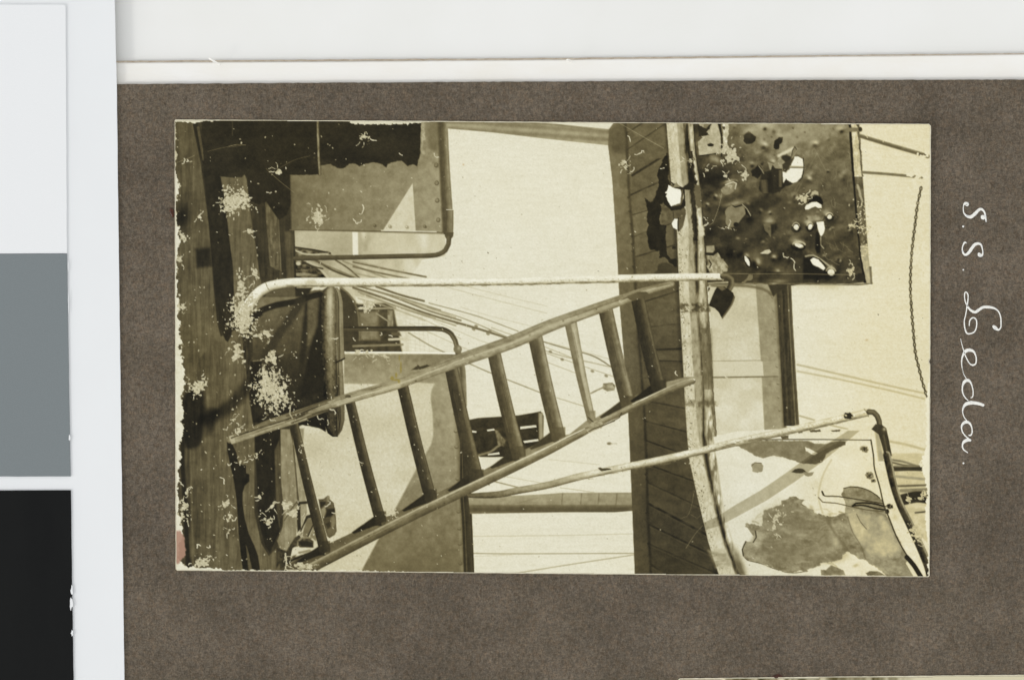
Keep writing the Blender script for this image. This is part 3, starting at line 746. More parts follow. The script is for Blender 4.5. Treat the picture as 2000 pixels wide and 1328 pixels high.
# ---- holed steel plate
HP = part('holed_plate', None, 'dark steel plate riddled with shell holes and dents')
D = lambda pts: CW(1350, 235, 4.025, pts)
fill([(1350, 228), (1658, 228), (1664, 262), (1672, 360), (1680, 470), (1690, 552), (1640, 556), (1560, 556), (1535, 560), (1450, 558), (1420, 556), (1382, 560), (1376, 480)], lambda X, Y: 66 + 92 * np.exp(-(((X - 1535) / 115) ** 2 + ((Y - 232) / 88) ** 2)) + 24 * np.clip((X - 1500) / 140, 0, 1) * np.clip((520 - Y) / 120, 0, 1), 1.0, HP, tx=[(15, 30, 24, 3), (10, 12, 14, 4), (6, 5, 5, 7), (4, 2.6, 2.6, 5)])
for gx, gy, rx_, ry_, gt, al in ((1400, 345, 40, 22, 34, .8), (1385, 440, 20, 40, 40, .7), (1440, 470, 34, 30, 38, .6), (1470, 335, 20, 14, 88, .5), (1440, 375, 26, 10, 100, .5), (1440, 395, 22, 8, 120, .55), (1500, 400, 50, 12, 40, .6), (1480, 440, 40, 40, 48, .5), (1560, 360, 40, 20, 96, .4),
                              (1545, 540, 60, 12, 40, .7), (1620, 525, 26, 24, 34, .8), (1590, 470, 16, 26, 36, .8), (1600, 350, 30, 60, 96, .5), (1640, 430, 26, 60, 74, .5), (1525, 415, 40, 22, 82, .5), (1450, 530, 40, 22, 46, .6), (1555, 262, 50, 26, 142, .6), (1500, 262, 30, 18, 138, .5), (1480, 250, 30, 12, 150, .5)):
    glow(gx, gy, rx_, ry_, gt, 0, al)
# crumpled relief of the plate as the camera saw it: bumps lit from above
slp = p.win(1356, 240, 1664, 556)
XX, YY = np.meshgrid(p.xs[slp[1]], p.ys[slp[0]])
rr_ = np.random.default_rng(8)
Hm = 18 * (p.noise(40, 36, 501, 1)[slp] - .5) + 2.6 * (p.noise(14, 13, 502, 1)[slp] - .5) + .35 * (p.noise(5, 5, 503, 2)[slp] - .5)
bumps = [(1493, 286, 6, 8), (1493, 250, 5, 5), (1592, 284, 5, 7), (1642, 255, 5, 6), (1510, 318, 8, 9), (1580, 352, 6, 7), (1436, 372, 9, 8), (1397, 386, 4, 5), (1382, 404, 4, 4), (1430, 396, 14, 9), (1504, 420, 5, 4), (1502, 434, 9, 8), (1592, 378, 9, 10), (1553, 386, 4, 5), (1617, 418, 7, 8), (1552, 438, 6, 7), (1580, 436, 6, 7), (1600, 430, 9, 8), (1558, 472, 8, 9), (1495, 490, 7, 5), (1512, 503, 7, 7), (1476, 512, 7, 7), (1458, 504, 5, 7), (1590, 500, 11, 10), (1622, 526, 7, 8), (1639, 508, 4, 5), (1660, 448, 4, 5), (1485, 540, 8, 4), (1518, 532, 5, 5), (1466, 256, 9, 5), (1522, 262, 8, 6), (1540, 300, 10, 10)]
bumps += [(rr_.uniform(1400, 1650), rr_.uniform(250, 545), rr_.uniform(2.5, 6), rr_.uniform(1.5, 5)) for _ in range(40)]
for bx, by, sg, am_ in bumps:
    sg *= 1.15; Hm = Hm + am_ * np.exp(-((XX - bx) ** 2 + (YY - by) ** 2) / (2 * sg * sg))
gyy, gxx = np.gradient(Hm, 1 / p.res)
shade = np.clip(40 * gyy + 15 * gxx, -48, 104)
shade = np.where(shade > 0, shade, shade * .9)
inpl = p.ID[slp] == HP
p.T[slp] = np.where(inpl, np.maximum(p.T[slp] + shade, 24), p.T[slp])
# scratches
rg = np.random.default_rng(5)
for i in range(46):
    x0_, y0_ = rg.uniform(1590, 1660), rg.uniform(275, 520); ang = rg.normal(1.35, .6)
    pts_ = [(x0_, y0_)]
    for k_ in range(3):
        ang += rg.normal(0, .35); pts_.append((pts_[-1][0] + 6 * math.cos(ang), pts_[-1][1] + 6 * math.sin(ang)))
    stroke(pts_, .9, rg.uniform(112, 164), .7, alpha=.55)
for x1_, y1_ in ((1552, 372), (1555, 378), (1612, 332), (1606, 322), (1620, 318)): stroke([(1596, 300), (x1_, y1_)], .9, 150, .7, alpha=.45)
# left flange with bits of pale paint
fill(D([(60, 25), (225, 20), (232, 150), (236, 262), (62, 278), (52, 170), (90, 140), (70, 110)]), 176, 1.0, part('pale_patch', HP, 'pale riveted patch at the corner of the plate'), wob=1.2, wsc=4, tx=[(14, 6, 6, 3), (6, 2, 2, 4)])
fill(D([(50, 40), (110, 60), (160, 25), (145, 70), (120, 95), (140, 120), (100, 125), (60, 130)]), 44, 1.0, wob=1.6, wsc=4)
fill(D([(100, 30), (150, 22), (118, 66), (96, 60)]), 120, 1.4)
fill(D([(128, 190), (150, 180), (180, 192), (176, 206), (150, 210), (130, 204)]), 40, .9, wob=.8, wsc=3)
fill(D([(205, 20), (232, 20), (246, 130), (244, 290), (232, 290), (236, 140)]), 40, 1.2)
fill(D([(246, 22), (292, 22), (296, 110), (282, 150), (285, 220), (255, 240), (250, 120)]), 198, 1.2, wob=1.6, wsc=4, tx=(26, 5, 7, 3))
fill(D([(245, 50), (270, 54), (262, 76), (248, 70)]), 60, 1, wob=1, wsc=3)
stroke(D([(62, 282), (150, 270), (200, 262)]), 2.2, 30, 1)
glow(*D([(200, 310)])[0], 9, 7, 168, .6, .8); glow(*D([(165, 300)])[0], 5, 6, 150, 0, .6)
# dents: bright lip with a dark hollow
def dent(cx, cy, r_, ang=-1.2, hi=196, lo=36, k_=1.0):
    cx, cy = D([(cx, cy)])[0]; r_ /= 4.025
    glow(cx + r_ * .5 * math.cos(ang), cy + r_ * .5 * math.sin(ang), r_ * .8, r_ * .6, hi, ang + 1.57, .85 * k_)
    glow(cx - r_ * .5 * math.cos(ang), cy - r_ * .5 * math.sin(ang), r_ * .75, r_ * .6, lo, ang + 1.57, .9 * k_)
rq = np.random.default_rng(21)
for i in range(46):
    dent(rq.uniform(330, 1180), rq.uniform(40, 1180), rq.uniform(9, 20), rq.uniform(-2.0, -.7), rq.uniform(120, 170), rq.uniform(40, 70), rq.uniform(.4, .9))
for i in range(16):
    x_, y_ = rq.uniform(1440, 1640), rq.uniform(300, 530); an_ = rq.normal(-.7, .4)
    stroke([(x_, y_), (x_ + 14 * math.cos(an_), y_ + 14 * math.sin(an_)), (x_ + 30 * math.cos(an_ + .3), y_ + 30 * math.sin(an_ + .3))], rq.uniform(6, 14), rq.choice([44, 100, 112]), 6, alpha=.35)
for q in ((575, 60, 22, -1.9, 170), (575, 205, 30, -1.2, 214, 50), (975, 190, 26, -1.4, 216, 60), (1178, 80, 24, -1.9, 190, 40), (640, 335, 26, -1.2, 206, 60), (925, 468, 26, -1.2, 214, 60), (1075, 400, 14, -1.5, 150), (190, 600, 18, -.9, 190), (125, 665, 16, -1, 176), (820, 605, 18, .5, 200, 50),
          (620, 730, 16, -2, 170), (1085, 850, 16, .8, 150), (1165, 1100, 16, .4, 160), (680, 1195, 22, -1.5, 180, 36), (650, 1085, 26, -1.4, 190, 28), (510, 1120, 34, -.4, 190, 26), (545, 715, 20, -.9, 130), (1100, 1150, 10, -1, 150), (660, 90, 24, -.6, 158, 70), (480, 350, 24, -1.5, 150), (1240, 855, 16, .8, 170), (940, 910, 8, -1, 210), (730, 695, 8, -1, 210), (560, 340, 16, -1, 60, 30), (990, 850, 20, .2, 140)):
    dent(*q)
hole = lambda lab=None: part('shell_hole', HP, lab)
fill(D([(420, 110), (450, 85), (480, 110), (510, 130), (505, 165), (470, 185), (430, 190), (410, 165)]), 44, 1.0, hole(), wob=1.2, wsc=4); glow(*D([(455, 130)])[0], 7, 5, 70, 0, .6)
fill(D([(655, 165), (690, 135), (722, 128), (715, 170), (695, 195), (690, 230), (668, 232), (645, 215)]), 38, 1.0, hole(), wob=1.2, wsc=4)
fill(D([(770, 390), (800, 320), (815, 285), (850, 290), (878, 310), (886, 345), (876, 400), (865, 450), (830, 485), (800, 495), (770, 480), (745, 460), (722, 500), (718, 405)]), 232, .9, hole('large bright torn hole in the steel plate'), wob=.8, wsc=4)
stroke(D([(770, 368), (880, 370)]), 4.6, prof((-1, 210), (0, 150), (1, 96)), 1.0)
stroke(D([(880, 300), (885, 380), (872, 450), (850, 478)]), 1.6, 34, .8)
fill(D([(720, 502), (745, 462), (770, 485), (800, 498), (780, 512), (740, 520), (705, 550), (690, 570)]), 42, 1.0, wob=1, wsc=4)
fill(D([(600, 330), (650, 345), (690, 300), (740, 260), (790, 228), (815, 205), (832, 230), (825, 250), (800, 300), (770, 370), (745, 410), (720, 405), (715, 380), (670, 380), (620, 395)]), 148, 1.3, part('curled_flap', HP, 'curled steel flap torn outward'), tx=(14, 8, 8, 3))
stroke(D([(690, 280), (760, 245), (800, 225)]), 7, 206, 2.5); fill(D([(705, 285), (745, 270), (790, 290), (780, 330), (740, 330), (712, 305)]), 48, 2.2, wob=1.5, wsc=4)
fill(D([(740, 330), (800, 300), (770, 375), (745, 412), (722, 400), (715, 350)]), 58, 1.8)
fill(D([(785, 270), (795, 235), (815, 207), (830, 232), (815, 262), (795, 285)]), 122, 1.0); stroke(D([(790, 282), (795, 240), (814, 208), (828, 232)]), 1.4, 52, .8)
fill(D([(555, 420), (625, 390), (640, 350), (660, 380), (715, 390), (722, 500), (700, 560), (640, 578), (560, 578), (530, 540), (540, 480)]), 46, 1.0, hole('dark hole with a rounded pipe behind it'), wob=1, wsc=5)
band(*(lambda q: ([q[0][1], q[1][1]], [q[0][0], q[1][0]], [q[2][0], q[3][0]]))(D([(600, 410), (600, 572), (640, 410), (640, 572)])), 36, 3)
band(*(lambda q: ([q[0][1], q[1][1]], [q[0][0], q[1][0]], [q[2][0], q[3][0]]))(D([(545, 470), (560, 575), (592, 470), (600, 575)])), 84, 3)
band(*(lambda q: ([q[0][1], q[1][1]], [q[0][0], q[1][0]], [q[2][0], q[3][0]]))(D([(690, 395), (690, 525), (715, 395), (712, 525)])), 92, 1.5)
fill(D([(470, 400), (520, 355), (550, 370), (560, 420), (520, 460), (480, 440)]), 36, 2, wob=2, wsc=5); stroke(D([(530, 360), (560, 400), (570, 420)]), 1.4, 150, .8)
fill(D([(232, 545), (270, 510), (320, 490), (352, 492), (350, 520), (335, 560), (300, 585), (270, 590), (240, 570)]), 132, 1.0, hole('small round dented hole'), wob=.8, wsc=4, tx=(10, 5, 5, 3))
stroke(D([(270, 508), (330, 486), (356, 498), (345, 540)]), 2, 206, .9); stroke(D([(290, 520), (320, 515), (310, 535)]), 2, 180, .9)
fill(D([(265, 715), (285, 690), (320, 668), (345, 685), (375, 678), (410, 672), (428, 700), (425, 740), (400, 770), (375, 805), (345, 815), (335, 840), (290, 838), (270, 810), (272, 760)]), 128, 1.0, hole('broad grey hole showing the wall behind'), wob=.9, wsc=4, tx=(3, 20, 20, 4))
stroke(D([(310, 662), (345, 684), (400, 666)]), 2.4, 28, .8); stroke(D([(428, 700), (440, 740), (470, 755)]), 3.4, 32, 1.0); stroke(D([(400, 660), (440, 700), (468, 752)]), 1.3, 186, .8)
ell(*D([(352, 820)])[0], 5, 4.5, 34, 0, 1)
fill(D([(568, 815), (660, 812), (655, 870), (630, 900), (622, 922), (605, 890), (580, 870)]), 104, 1.0, hole(), wob=.8, wsc=4); fill(D([(625, 815), (665, 812), (655, 880), (628, 905)]), 40, 2); ell(*D([(612, 855)])[0], 3.2, 3.2, 84, 0, .9); glow(*D([(610, 785)])[0], 9, 6, 150, 0, .8)
fill(D([(915, 645), (945, 610), (985, 590), (1020, 610), (1040, 650), (1025, 670), (975, 650), (920, 668)]), 28, 1.0, wob=1.2, wsc=4)
fill(D([(893, 690), (905, 665), (950, 645), (985, 642), (1025, 665), (1026, 690), (1000, 690), (972, 678), (945, 690), (920, 702), (898, 705)]), 234, .9, hole('bright crescent shaped hole'), wob=.6, wsc=4)
fill(D([(930, 600), (950, 565), (975, 552), (998, 565), (1000, 590), (970, 585)]), 182, 1.4, wob=1.2, wsc=4)
fill(D([(985, 800), (1040, 795), (1052, 850), (1040, 890), (1020, 915), (1005, 890), (995, 850)]), 234, .9, hole('bright pointed hole'), wob=.5, wsc=4)
fill(D([(1010, 915), (1050, 920), (1055, 950), (1035, 975), (1015, 950)]), 66, 1.2); stroke(D([(1018, 920), (1018, 980), (1042, 1008)]), 1.8, 170, .9)
fill(D([(985, 870), (1005, 890), (1015, 960), (1015, 1040), (990, 1050), (975, 1010), (975, 930)]), 26, 2.5)
glow(*D([(990, 775)])[0], 10, 5, 190, 0, .7); glow(*D([(925, 805)])[0], 6, 6, 200, 0, .8); glow(*D([(1070, 735)])[0], 9, 7, 180, .6, .8)
for (cx_, cy_, a0_, b0_, rt) in ((1088, 760, 19, 17, 0), (826, 842, 20, 24, -.5), (936, 838, 17, 22, .3), (848, 985, 38, 17, .35), (1100, 1196, 28, 26, .4), (440, 1106, 14, 42, -.45)):
    x_, y_ = D([(cx_, cy_)])[0]
    ell(x_ + 1, y_ + 1, (a0_ + 11) / 4.025, (b0_ + 11) / 4.025, 30, rt, 1.6, alpha=.85)
    ell(x_, y_, a0_ / 4.025, b0_ / 4.025, 230, rt, .9, hole(), wob=.8, wsc=3, tx=(10, 3, 3, 4))
def lip(cx, cy, rx, ry, hi=196, lo=28):
    cx, cy = D([(cx, cy)])[0]; rx /= 4.025; ry /= 4.025
    a_ = np.linspace(math.pi * 1.08, math.pi * 1.92, 8)
    stroke([(cx + rx * 1.18 * math.cos(t) - .5, cy + ry * 1.25 * math.sin(t) - .5) for t in a_], max(1.8, rx * .3), hi, 1.6, alpha=.85)
    a_ = np.linspace(math.pi * .1, math.pi * 1.05, 8)
    stroke([(cx + rx * 1.22 * math.cos(t) - 1.5, cy + ry * 1.2 * math.sin(t) + .8) for t in a_], max(2.2, rx * .4), lo, 2.2, alpha=.8)
for q in ((1088, 758, 24, 22, 214, 30), (826, 842, 24, 28, 206, 26), (936, 838, 20, 26, 206, 26), (848, 985, 42, 22, 206, 26), (1100, 1196, 32, 30, 190, 26)):
    lip(*q)
for gx, gy, rx_, ry_, gt, rt_, al in ((462, 82, 60, 18, 176, 0, 1.2), (690, 118, 50, 14, 180, .3, 1.2), (300, 480, 50, 14, 190, -.3, 1.3), (345, 655, 90, 16, 172, -.2, 1.3), (230, 600, 20, 20, 190, 0, .9), (612, 795, 44, 16, 190, 0, 1.3), (440, 1060, 20, 14, 200, .4, 1.2), (380, 860, 60, 40, 34, 0, 1.0), (280, 620, 50, 20, 34, 0, 1.0), (905, 800, 22, 7, 190, 0, .6), (1040, 720, 22, 12, 150, .6, .6), (880, 950, 30, 12, 140, .3, .6), (620, 770, 34, 14, 150, 0, .6), (350, 640, 60, 14, 150, -.3, .6), (470, 600, 60, 14, 110, -.3, .6), (960, 1050, 60, 14, 150, .5, .7), (760, 120, 60, 30, 168, 0, .5), (520, 250, 60, 26, 150, 0, .5), (600, 280, 50, 20, 160, .3, .5), (900, 120, 110, 50, 160, 0, .5), (1000, 260, 70, 60, 128, 0, .4), (660, 650, 90, 20, 36, -.6, .6), (560, 760, 60, 60, 40, 0, .4), (850, 900, 60, 40, 40, 0, .4), (750, 1130, 60, 40, 34, 0, .5)):
    x_, y_ = D([(gx, gy)])[0]; glow(x_, y_, rx_ / 4.025, ry_ / 4.025, gt, rt_, al * .55)
glow(*D([(840, 955)])[0], 10, 5, 196, .2, .8); glow(*D([(1100, 1160)])[0], 8, 5, 190, .5, .7)
fill(D([(880, 1075), (940, 1090), (1000, 1170), (1075, 1215), (1100, 1240), (880, 1250)]), 30, 3)
fill(D([(935, 1100), (960, 1078), (1000, 1095), (1040, 1140), (1055, 1165), (1040, 1178), (1000, 1155), (955, 1135)]), 234, .9, hole('long bright slanting hole'), wob=.6, wsc=4)
stroke(D([(900, 1070), (960, 1062), (1040, 1110), (1110, 1165)]), 3, 170, 1.6); stroke(D([(945, 1076), (1010, 1092), (1060, 1150)]), 1.4, 26, .8)
fill(D([(540, 1048), (580, 1022), (615, 1015), (630, 1035), (605, 1052)]), 196, .9, hole(), tx=(12, 4, 4, 3))
fill(D([(385, 1285), (420, 1260), (440, 1240), (450, 1215), (482, 1215), (486, 1240), (468, 1258), (440, 1262), (425, 1280)]), 190, .9, wob=.8, wsc=3)
fill(D([(118, 990), (180, 985), (185, 1020), (170, 1040), (120, 1040)]), 150, 1.2, tx=(10, 5, 5, 3))
fill(D([(120, 1055), (170, 1060), (215, 1030), (245, 1080), (262, 1110), (290, 1150), (280, 1190), (230, 1202), (150, 1200), (120, 1150), (135, 1110)]), 150, 1.2, part('pale_patch', HP, 'streaky pale patch near the rail end'), wob=1.6, wsc=5, tx=[(34, 5, 6, 3), (12, 2.5, 2.5, 4)])
stroke(D([(118, 1050), (170, 1055), (210, 1025), (245, 1080)]), 5, 36, 1.0); stroke(D([(140, 1100), (158, 1130), (145, 1160)]), 2.5, 50, .9)
stroke(D([(270, 1205), (520, 1208), (880, 1208), (1270, 1215)]), 1.3, 132, .8, alpha=.75)
fill(D([(290, 1215), (880, 1215), (880, 1280), (600, 1285), (330, 1282)]), 70, 2, alpha=.6, tx=(10, 12, 6, 3))
glow(*D([(690, 1265)])[0], 18, 4, 132, 0, .8)
stroke(D([(300, 1288), (620, 1284), (740, 1288), (900, 1286), (1290, 1292), (1420, 1280)]), 3.2, 120, .9, tx=(30, 12, 3, 4))
# worn border strip on the right of the plate
BS = part('border_strip', HP, 'worn strip edging the holed plate')
yb = [228, 300, 360, 430, 500, 553]
band(yb, [1658, 1663, 1668, 1674, 1681, 1690], [1677, 1681, 1686, 1691, 1696, 1703], lambda u, y: np.where(y < 345, 202, np.where(y < 480, 92, 176)) + 0 * u, 1.0, BS, tx=[(18, 6, 12, 3), (10, 3, 4, 4)])
band([228, 345], [1672, 1683], [1677, 1686], 96, 1, wob=2, tx=(20, 4, 8, 3)); band([360, 395], [1672, 1682], [1677, 1686], 170, 1.4, wob=2)
band(yb, [1656, 1661, 1666, 1672, 1679, 1687], [1661, 1666, 1670, 1675, 1682, 1692], 30, .9, wob=.8)
band([520, 555], [1697, 1700], [1702, 1704], 110, 1)
for i in range(90):
    y_ = rg.uniform(390, 500); x_ = np.interp(y_, yb, [1668, 1673, 1678, 1684, 1690, 1697]) + rg.normal(0, 7)
    p.speck(x_, y_, rg.uniform(.6, 1.7), rg.uniform(180, 220))
ell(1680, 542, 10, 8, 44, 0, 1.4, wob=1, wsc=4)

# ---- ropes and chain in the right sky
stroke([(1656, 254), (1680, 254)], 8, 120, 1.5); ell(1680, 253, 3.6, 4.4, 52, 0, 1.2)
rope([(1679, 266), (1735, 283), (1800, 302), (1812, 306)], 7.2, 98, 1.6)
stroke([(1679, 263), (1735, 280), (1800, 299)], 2.4, 150, 1.2, alpha=.6)
rope([(1684, 337), (1740, 341), (1800, 347)], 5.2, 112, 1.4)
rope([(1557, 712), (1640, 731), (1740, 754), (1806, 768)], 3.2, 182, 2.0); rope([(1558, 725), (1640, 741), (1740, 763), (1806, 779)], 3.0, 186, 2.0)
rope([(1562, 812), (1590, 820)], 3, 176, 1.6); rope([(1622, 830), (1655, 838)], 3, 180, 1.6); rope([(1739, 862), (1770, 868), (1806, 878)], 4.5, 186, 2.0)
CH = part('chain', None, 'thin dark hanging chain of small links')
cpts = crom([(1800, 362), (1792, 400), (1787, 440), (1782, 480), (1779, 520), (1778, 560), (1780, 600), (1784, 650), (1788, 690), (1795, 720), (1802, 748), (1811, 776)], False, 1.0)
def draw_chain(al):
    acc = 0; k_ = 0
    for i in range(1, len(cpts)):
        acc += math.hypot(*(cpts[i] - cpts[i - 1]))
        if acc >= 6.2:
            acc = 0; k_ += 1; tx_, ty_ = cpts[i] - cpts[i - 1]; an = math.atan2(ty_, tx_)
            if k_ % 2: ell(cpts[i][0], cpts[i][1], 5.0, 3.2, 70, an, .7, CH, al); ell(cpts[i][0], cpts[i][1], 2.5, 1.2, 196, an, .8, None, al)
            else: ell(cpts[i][0], cpts[i][1], 5.0, 1.9, 78, an, .8, CH, al)
draw_chain(1.0)

# ---- bulkhead and post below the plate
SB = part('sunlit_bulkhead', None, 'sunlit riveted bulkhead panel below the holed plate')
fill([(1384, 556), (1522, 556), (1532, 838), (1397, 850), (1390, 700)], grad(1390, 560, 198, 1470, 830, 211), 1.0, SB, tx=[(8, 40, 30, 3), (4, 3, 3, 4)])
fill([(1476, 556), (1524, 556), (1533, 838), (1493, 840), (1486, 700)], 150, 1.6, tx=[(4, 10, 30, 3), (3, 3, 3, 4)])
fill([(1388, 706), (1522, 704), (1526, 734), (1390, 735)], 12, 1, alpha=0)
band([705, 735], [1388, 1389], [1490, 1492], 206, 1.0); band([705, 735], [1490, 1492], [1524, 1526], 160, 1.0)
stroke([(1388, 705), (1440, 704.5), (1525, 703)], 1.6, 150, .8, alpha=.8); stroke([(1390, 737), (1440, 736.5), (1527, 735)], 3, 112, 1.2, alpha=.9)
stroke([(1390, 560), (1440, 558), (1480, 562), (1500, 570), (1512, 582)], 5, 92, 2.5, alpha=.8)
glow(1410, 585, 20, 14, 176, 0, .5)
for ry_ in (580, 606, 640, 660, 686, 715, 748, 775, 800): ell(1511 + (ry_ - 580) * .058, ry_, 4, 4, 96, 0, 1.0, alpha=.8); ell(1510 + (ry_ - 580) * .058, ry_ - 1.2, 3, 2.6, 152, 0, 1.0)
PO = part('post', None, 'dark upright post with streaked sides')
band([556, 640, 740, 838], [1508, 1514, 1521, 1526], [1520, 1526, 1532, 1536], lambda u, y: 150 - 84 * np.clip(u, 0, 1), 2)
band([556, 640, 740, 832], [1516, 1521, 1526, 1531], [1545, 1549, 1555, 1561], lambda u, y: np.interp(u, [0, .15, .3, .42, .55, .68, .78, .86, .93, 1], [62, 52, 72, 48, 62, 58, 110, 60, 92, 66]), .9, PO, tx=[(8, 3, 60, 3), (5, 3, 6, 4)])
fill([(1500, 556), (1540, 556), (1530, 566), (1518, 572), (1510, 580), (1506, 570)], 56, 2)

# ---- pale frame: flat band plus tube
FR = part('pale_frame', None, 'pale chipped upright frame running the height of the print')
fy = [228, 300, 355, 440, 530, 600, 690, 785, 850, 900, 960, 1010, 1060, 1134]
FL = [1299, 1305, 1310, 1322, 1325, 1328, 1333, 1338, 1342, 1347, 1360, 1372, 1384, 1408]
F1 = [1321, 1327, 1332, 1345, 1345, 1347, 1352, 1358, 1364, 1374, 1385, 1398, 1412, 1441]
F2 = [1332, 1338, 1345, 1353, 1358, 1361, 1368, 1372, 1371, 1377, 1389, 1401, 1415, 1443]
B0 = [1343, 1349, 1355, 1362, 1363, 1364, 1369, 1375, 1378, 1384, 1396, 1408, 1422, 1451]
B1 = [1353, 1358, 1366, 1373, 1378, 1382, 1388, 1393, 1398, 1403, 1413, 1425, 1438, 1465]
FT = [(7, 16, 30, 3), (5, 3, 5, 4)]
band(fy, FL, F2, lambda u, y: 204, 1.0, FR, tx=FT)
band(fy, F1, F2, lambda u, y: 164 + 20 * np.clip((y - 850) / 80, 0, 1), 1.2, FR, tx=FT)
band(fy, F2, B0, lambda u, y: 96 + 20 * np.sin(y * .021), 2.2, FR, wob=1.5, tx=[(30, 8, 26, 7), (14, 3, 5, 8)])
TU = part('tube', FR, 'pale weathered tube alongside the flat frame')
band(fy, [x - 1 for x in B0], B1, lambda u, y: np.interp(u, [0, .25, .6, .85, 1], [132, 196, 212, 176, 104]) - 70 * np.exp(-((y - 680) / 60) ** 2) - 30 * np.exp(-((y - 760) / 30) ** 2), 1.0, TU, tx=[(24, 9, 30, 9), (10, 3, 5, 10)])
band(fy, [x + .2 for x in B1], [x + 2 for x in B1], 40, .8, wob=1, alpha=.8)
band([228, 560], [1298, 1326], [1300.5, 1327.5], 60, .8)
# grime, soot and chips on the frame
band(fy, F2, B0, 44, 2.5, am=(7, 40, 71, .42, .2), tx=(10, 5, 9, 3))
band(fy, FL, [x + 9 for x in FL], 84, 1.5, am=(2.2, 3.0, 72, .56, .3), alpha=.55)
band(fy, FL, F1, 160, 1.5, am=(3, 7, 73, .50, .4), alpha=.6)
band(fy, F1, F2, 118, 1.5, am=(4, 12, 74, .46, .4), alpha=.7)
band(fy[4:], B0[4:], B1[4:], 84, 1.2, am=(5, 24, 75, .50, .25), alpha=.8)
band(fy[:5], B0[:5], B1[:5], 120, 1.2, am=(5, 16, 76, .48, .3), alpha=.8)
band([640, 760], [1369, 1374], [1389, 1393], 92, 3, alpha=.55, tx=(14, 4, 20, 3))
band([296, 470], [1346, 1354], [1353, 1364], 44, 1.6, wob=4, tx=(10, 5, 9, 3))
fill([(1344, 336), (1352, 334), (1358, 352), (1352, 366), (1345, 362)], 34, 2, wob=2, wsc=5)
# the frame is torn open beside the shell holes
fill([(1309, 360), (1322, 364), (1333, 371), (1335, 400), (1340, 412), (1338, 428), (1333, 444), (1324, 454), (1318, 420)], 88, 1.0, WALL, wob=1.2, wsc=5, tx=(8, 6, 8, 3))
fill([(1298, 385), (1312, 404), (1330, 401), (1336, 384), (1333, 371), (1337, 371), (1339, 402), (1330, 410), (1312, 412), (1296, 398)], 36, 1.0, wob=1, wsc=4)
fill([(1306, 362), (1316, 367), (1329, 371), (1331, 379), (1328, 397), (1311, 403), (1304, 392), (1301, 384), (1303, 379), (1299, 377), (1304, 371)], 238, .8, HOLE1, wob=.8, wsc=4)
fill([(1317, 428), (1324, 428), (1323, 449), (1315, 445), (1312, 437)], 236, .8, HOLE2)
stroke([(1325, 426), (1324, 440), (1325, 452)], 2, 40, .8)
fill([(1308, 354), (1322, 362), (1334, 366), (1346, 356), (1362, 352), (1360, 366), (1350, 371), (1332, 371), (1318, 367)], 40, 1.0, wob=1.4, wsc=4)
fill([(1314, 366), (1321, 356), (1328, 366)], 140, 1)
fill([(1356, 360), (1368, 362), (1371, 405), (1362, 408), (1357, 390)], 96, 2, wob=2, wsc=4)
fill([(1364, 445), (1374, 440), (1376, 460), (1368, 462)], 206, 2, wob=2, wsc=4)
for (y_, h_, tt, al) in ((600, 9, 62, .7), (788, 6, 92, .6), (668, 4, 120, .4)):
    fill([(1327 + (y_ - 600) * .055, y_ - h_), (1386 + (y_ - 600) * .07, y_ - h_ + 2), (1388 + (y_ - 600) * .07, y_ + h_), (1329 + (y_ - 600) * .055, y_ + h_)], tt, 3, alpha=al, wob=4, wsc=7, tx=(20, 6, 6, 13), am=(6, 6, 77, .36, .2))
glow(1381, 786, 8, 9, 56, 0, .6); glow(1360, 602, 5, 9, 44, 0, .6); glow(1384, 690, 8, 34, 96, 0, .4)
for i in range(110):
    y_ = rg.uniform(420, 1110); x_ = np.interp(y_, fy, FL) + abs(rg.normal(0, 11)) + 1
    p.speck(x_, y_, rg.uniform(.5, 1.2), rg.uniform(60, 140))
fill([(1384, 1075), (1416, 1072), (1428, 1104), (1398, 1108)], 160, 6, alpha=.8, tx=(26, 14, 5, 4))

# ---- cowl at the lower right with peeling paint
CO = part('white_cowl', None, 'white painted cowl with big grey patches of peeled paint')
V = lambda pts: CW(1440, 880, 1992 / 390, pts)
fill([(1393, 853), (1440, 842), (1560, 836), (1702, 839), (1716, 850), (1726, 890), (1740, 940), (1760, 990), (1784, 1040), (1812, 1100), (1816, 1134), (1460, 1134), (1434, 1070), (1412, 985), (1400, 900)], 220, 1.0, CO, tx=[(5, 60, 40, 3), (3, 3, 3, 4)])
stroke([(1400, 900), (1412, 985), (1434, 1070), (1458, 1130)], 3, 196, 2, alpha=.6)
glow(1446, 1110, 8, 26, 90, -.3, .9); glow(1438, 1085, 6, 16, 120, -.3, .7)
rl0 = np.random.default_rng(41)
PT = [(16, 22, 16, 61), (14, 9, 6, 62), (8, 3, 3, 63)]
fill([(1436, 869), (1490, 860), (1580, 861), (1590, 866), (1612, 866), (1640, 860), (1652, 862), (1651, 868), (1630, 876), (1614, 886), (1604, 890), (1606, 900), (1592, 906), (1568, 905), (1545, 898), (1530, 893), (1512, 890), (1490, 894), (1474, 889), (1460, 880)], 124, 1.0, part('peeled_patch', CO, 'grey peeled patch under the rail'), wob=1.6, wsc=6, tx=[(8, 16, 10, 61), (4, 3, 3, 62)])
fill([(1572, 873), (1582, 876), (1600, 886), (1598, 892), (1584, 886), (1574, 880)], 222, .9, wob=1, wsc=4)
stroke([(1484, 858.5), (1560, 858), (1640, 858.5), (1700, 859)], 1.8, 56, .8)
for q in ([(1558, 842), (1568, 840), (1567, 845), (1560, 846)], [(1580, 840), (1602, 839), (1603, 843), (1584, 844)], [(1622, 840), (1642, 839), (1640, 843), (1626, 843)], [(1524, 852), (1540, 850), (1540, 856), (1528, 858)]):
    fill(q, 84, .9, wob=1, wsc=3)
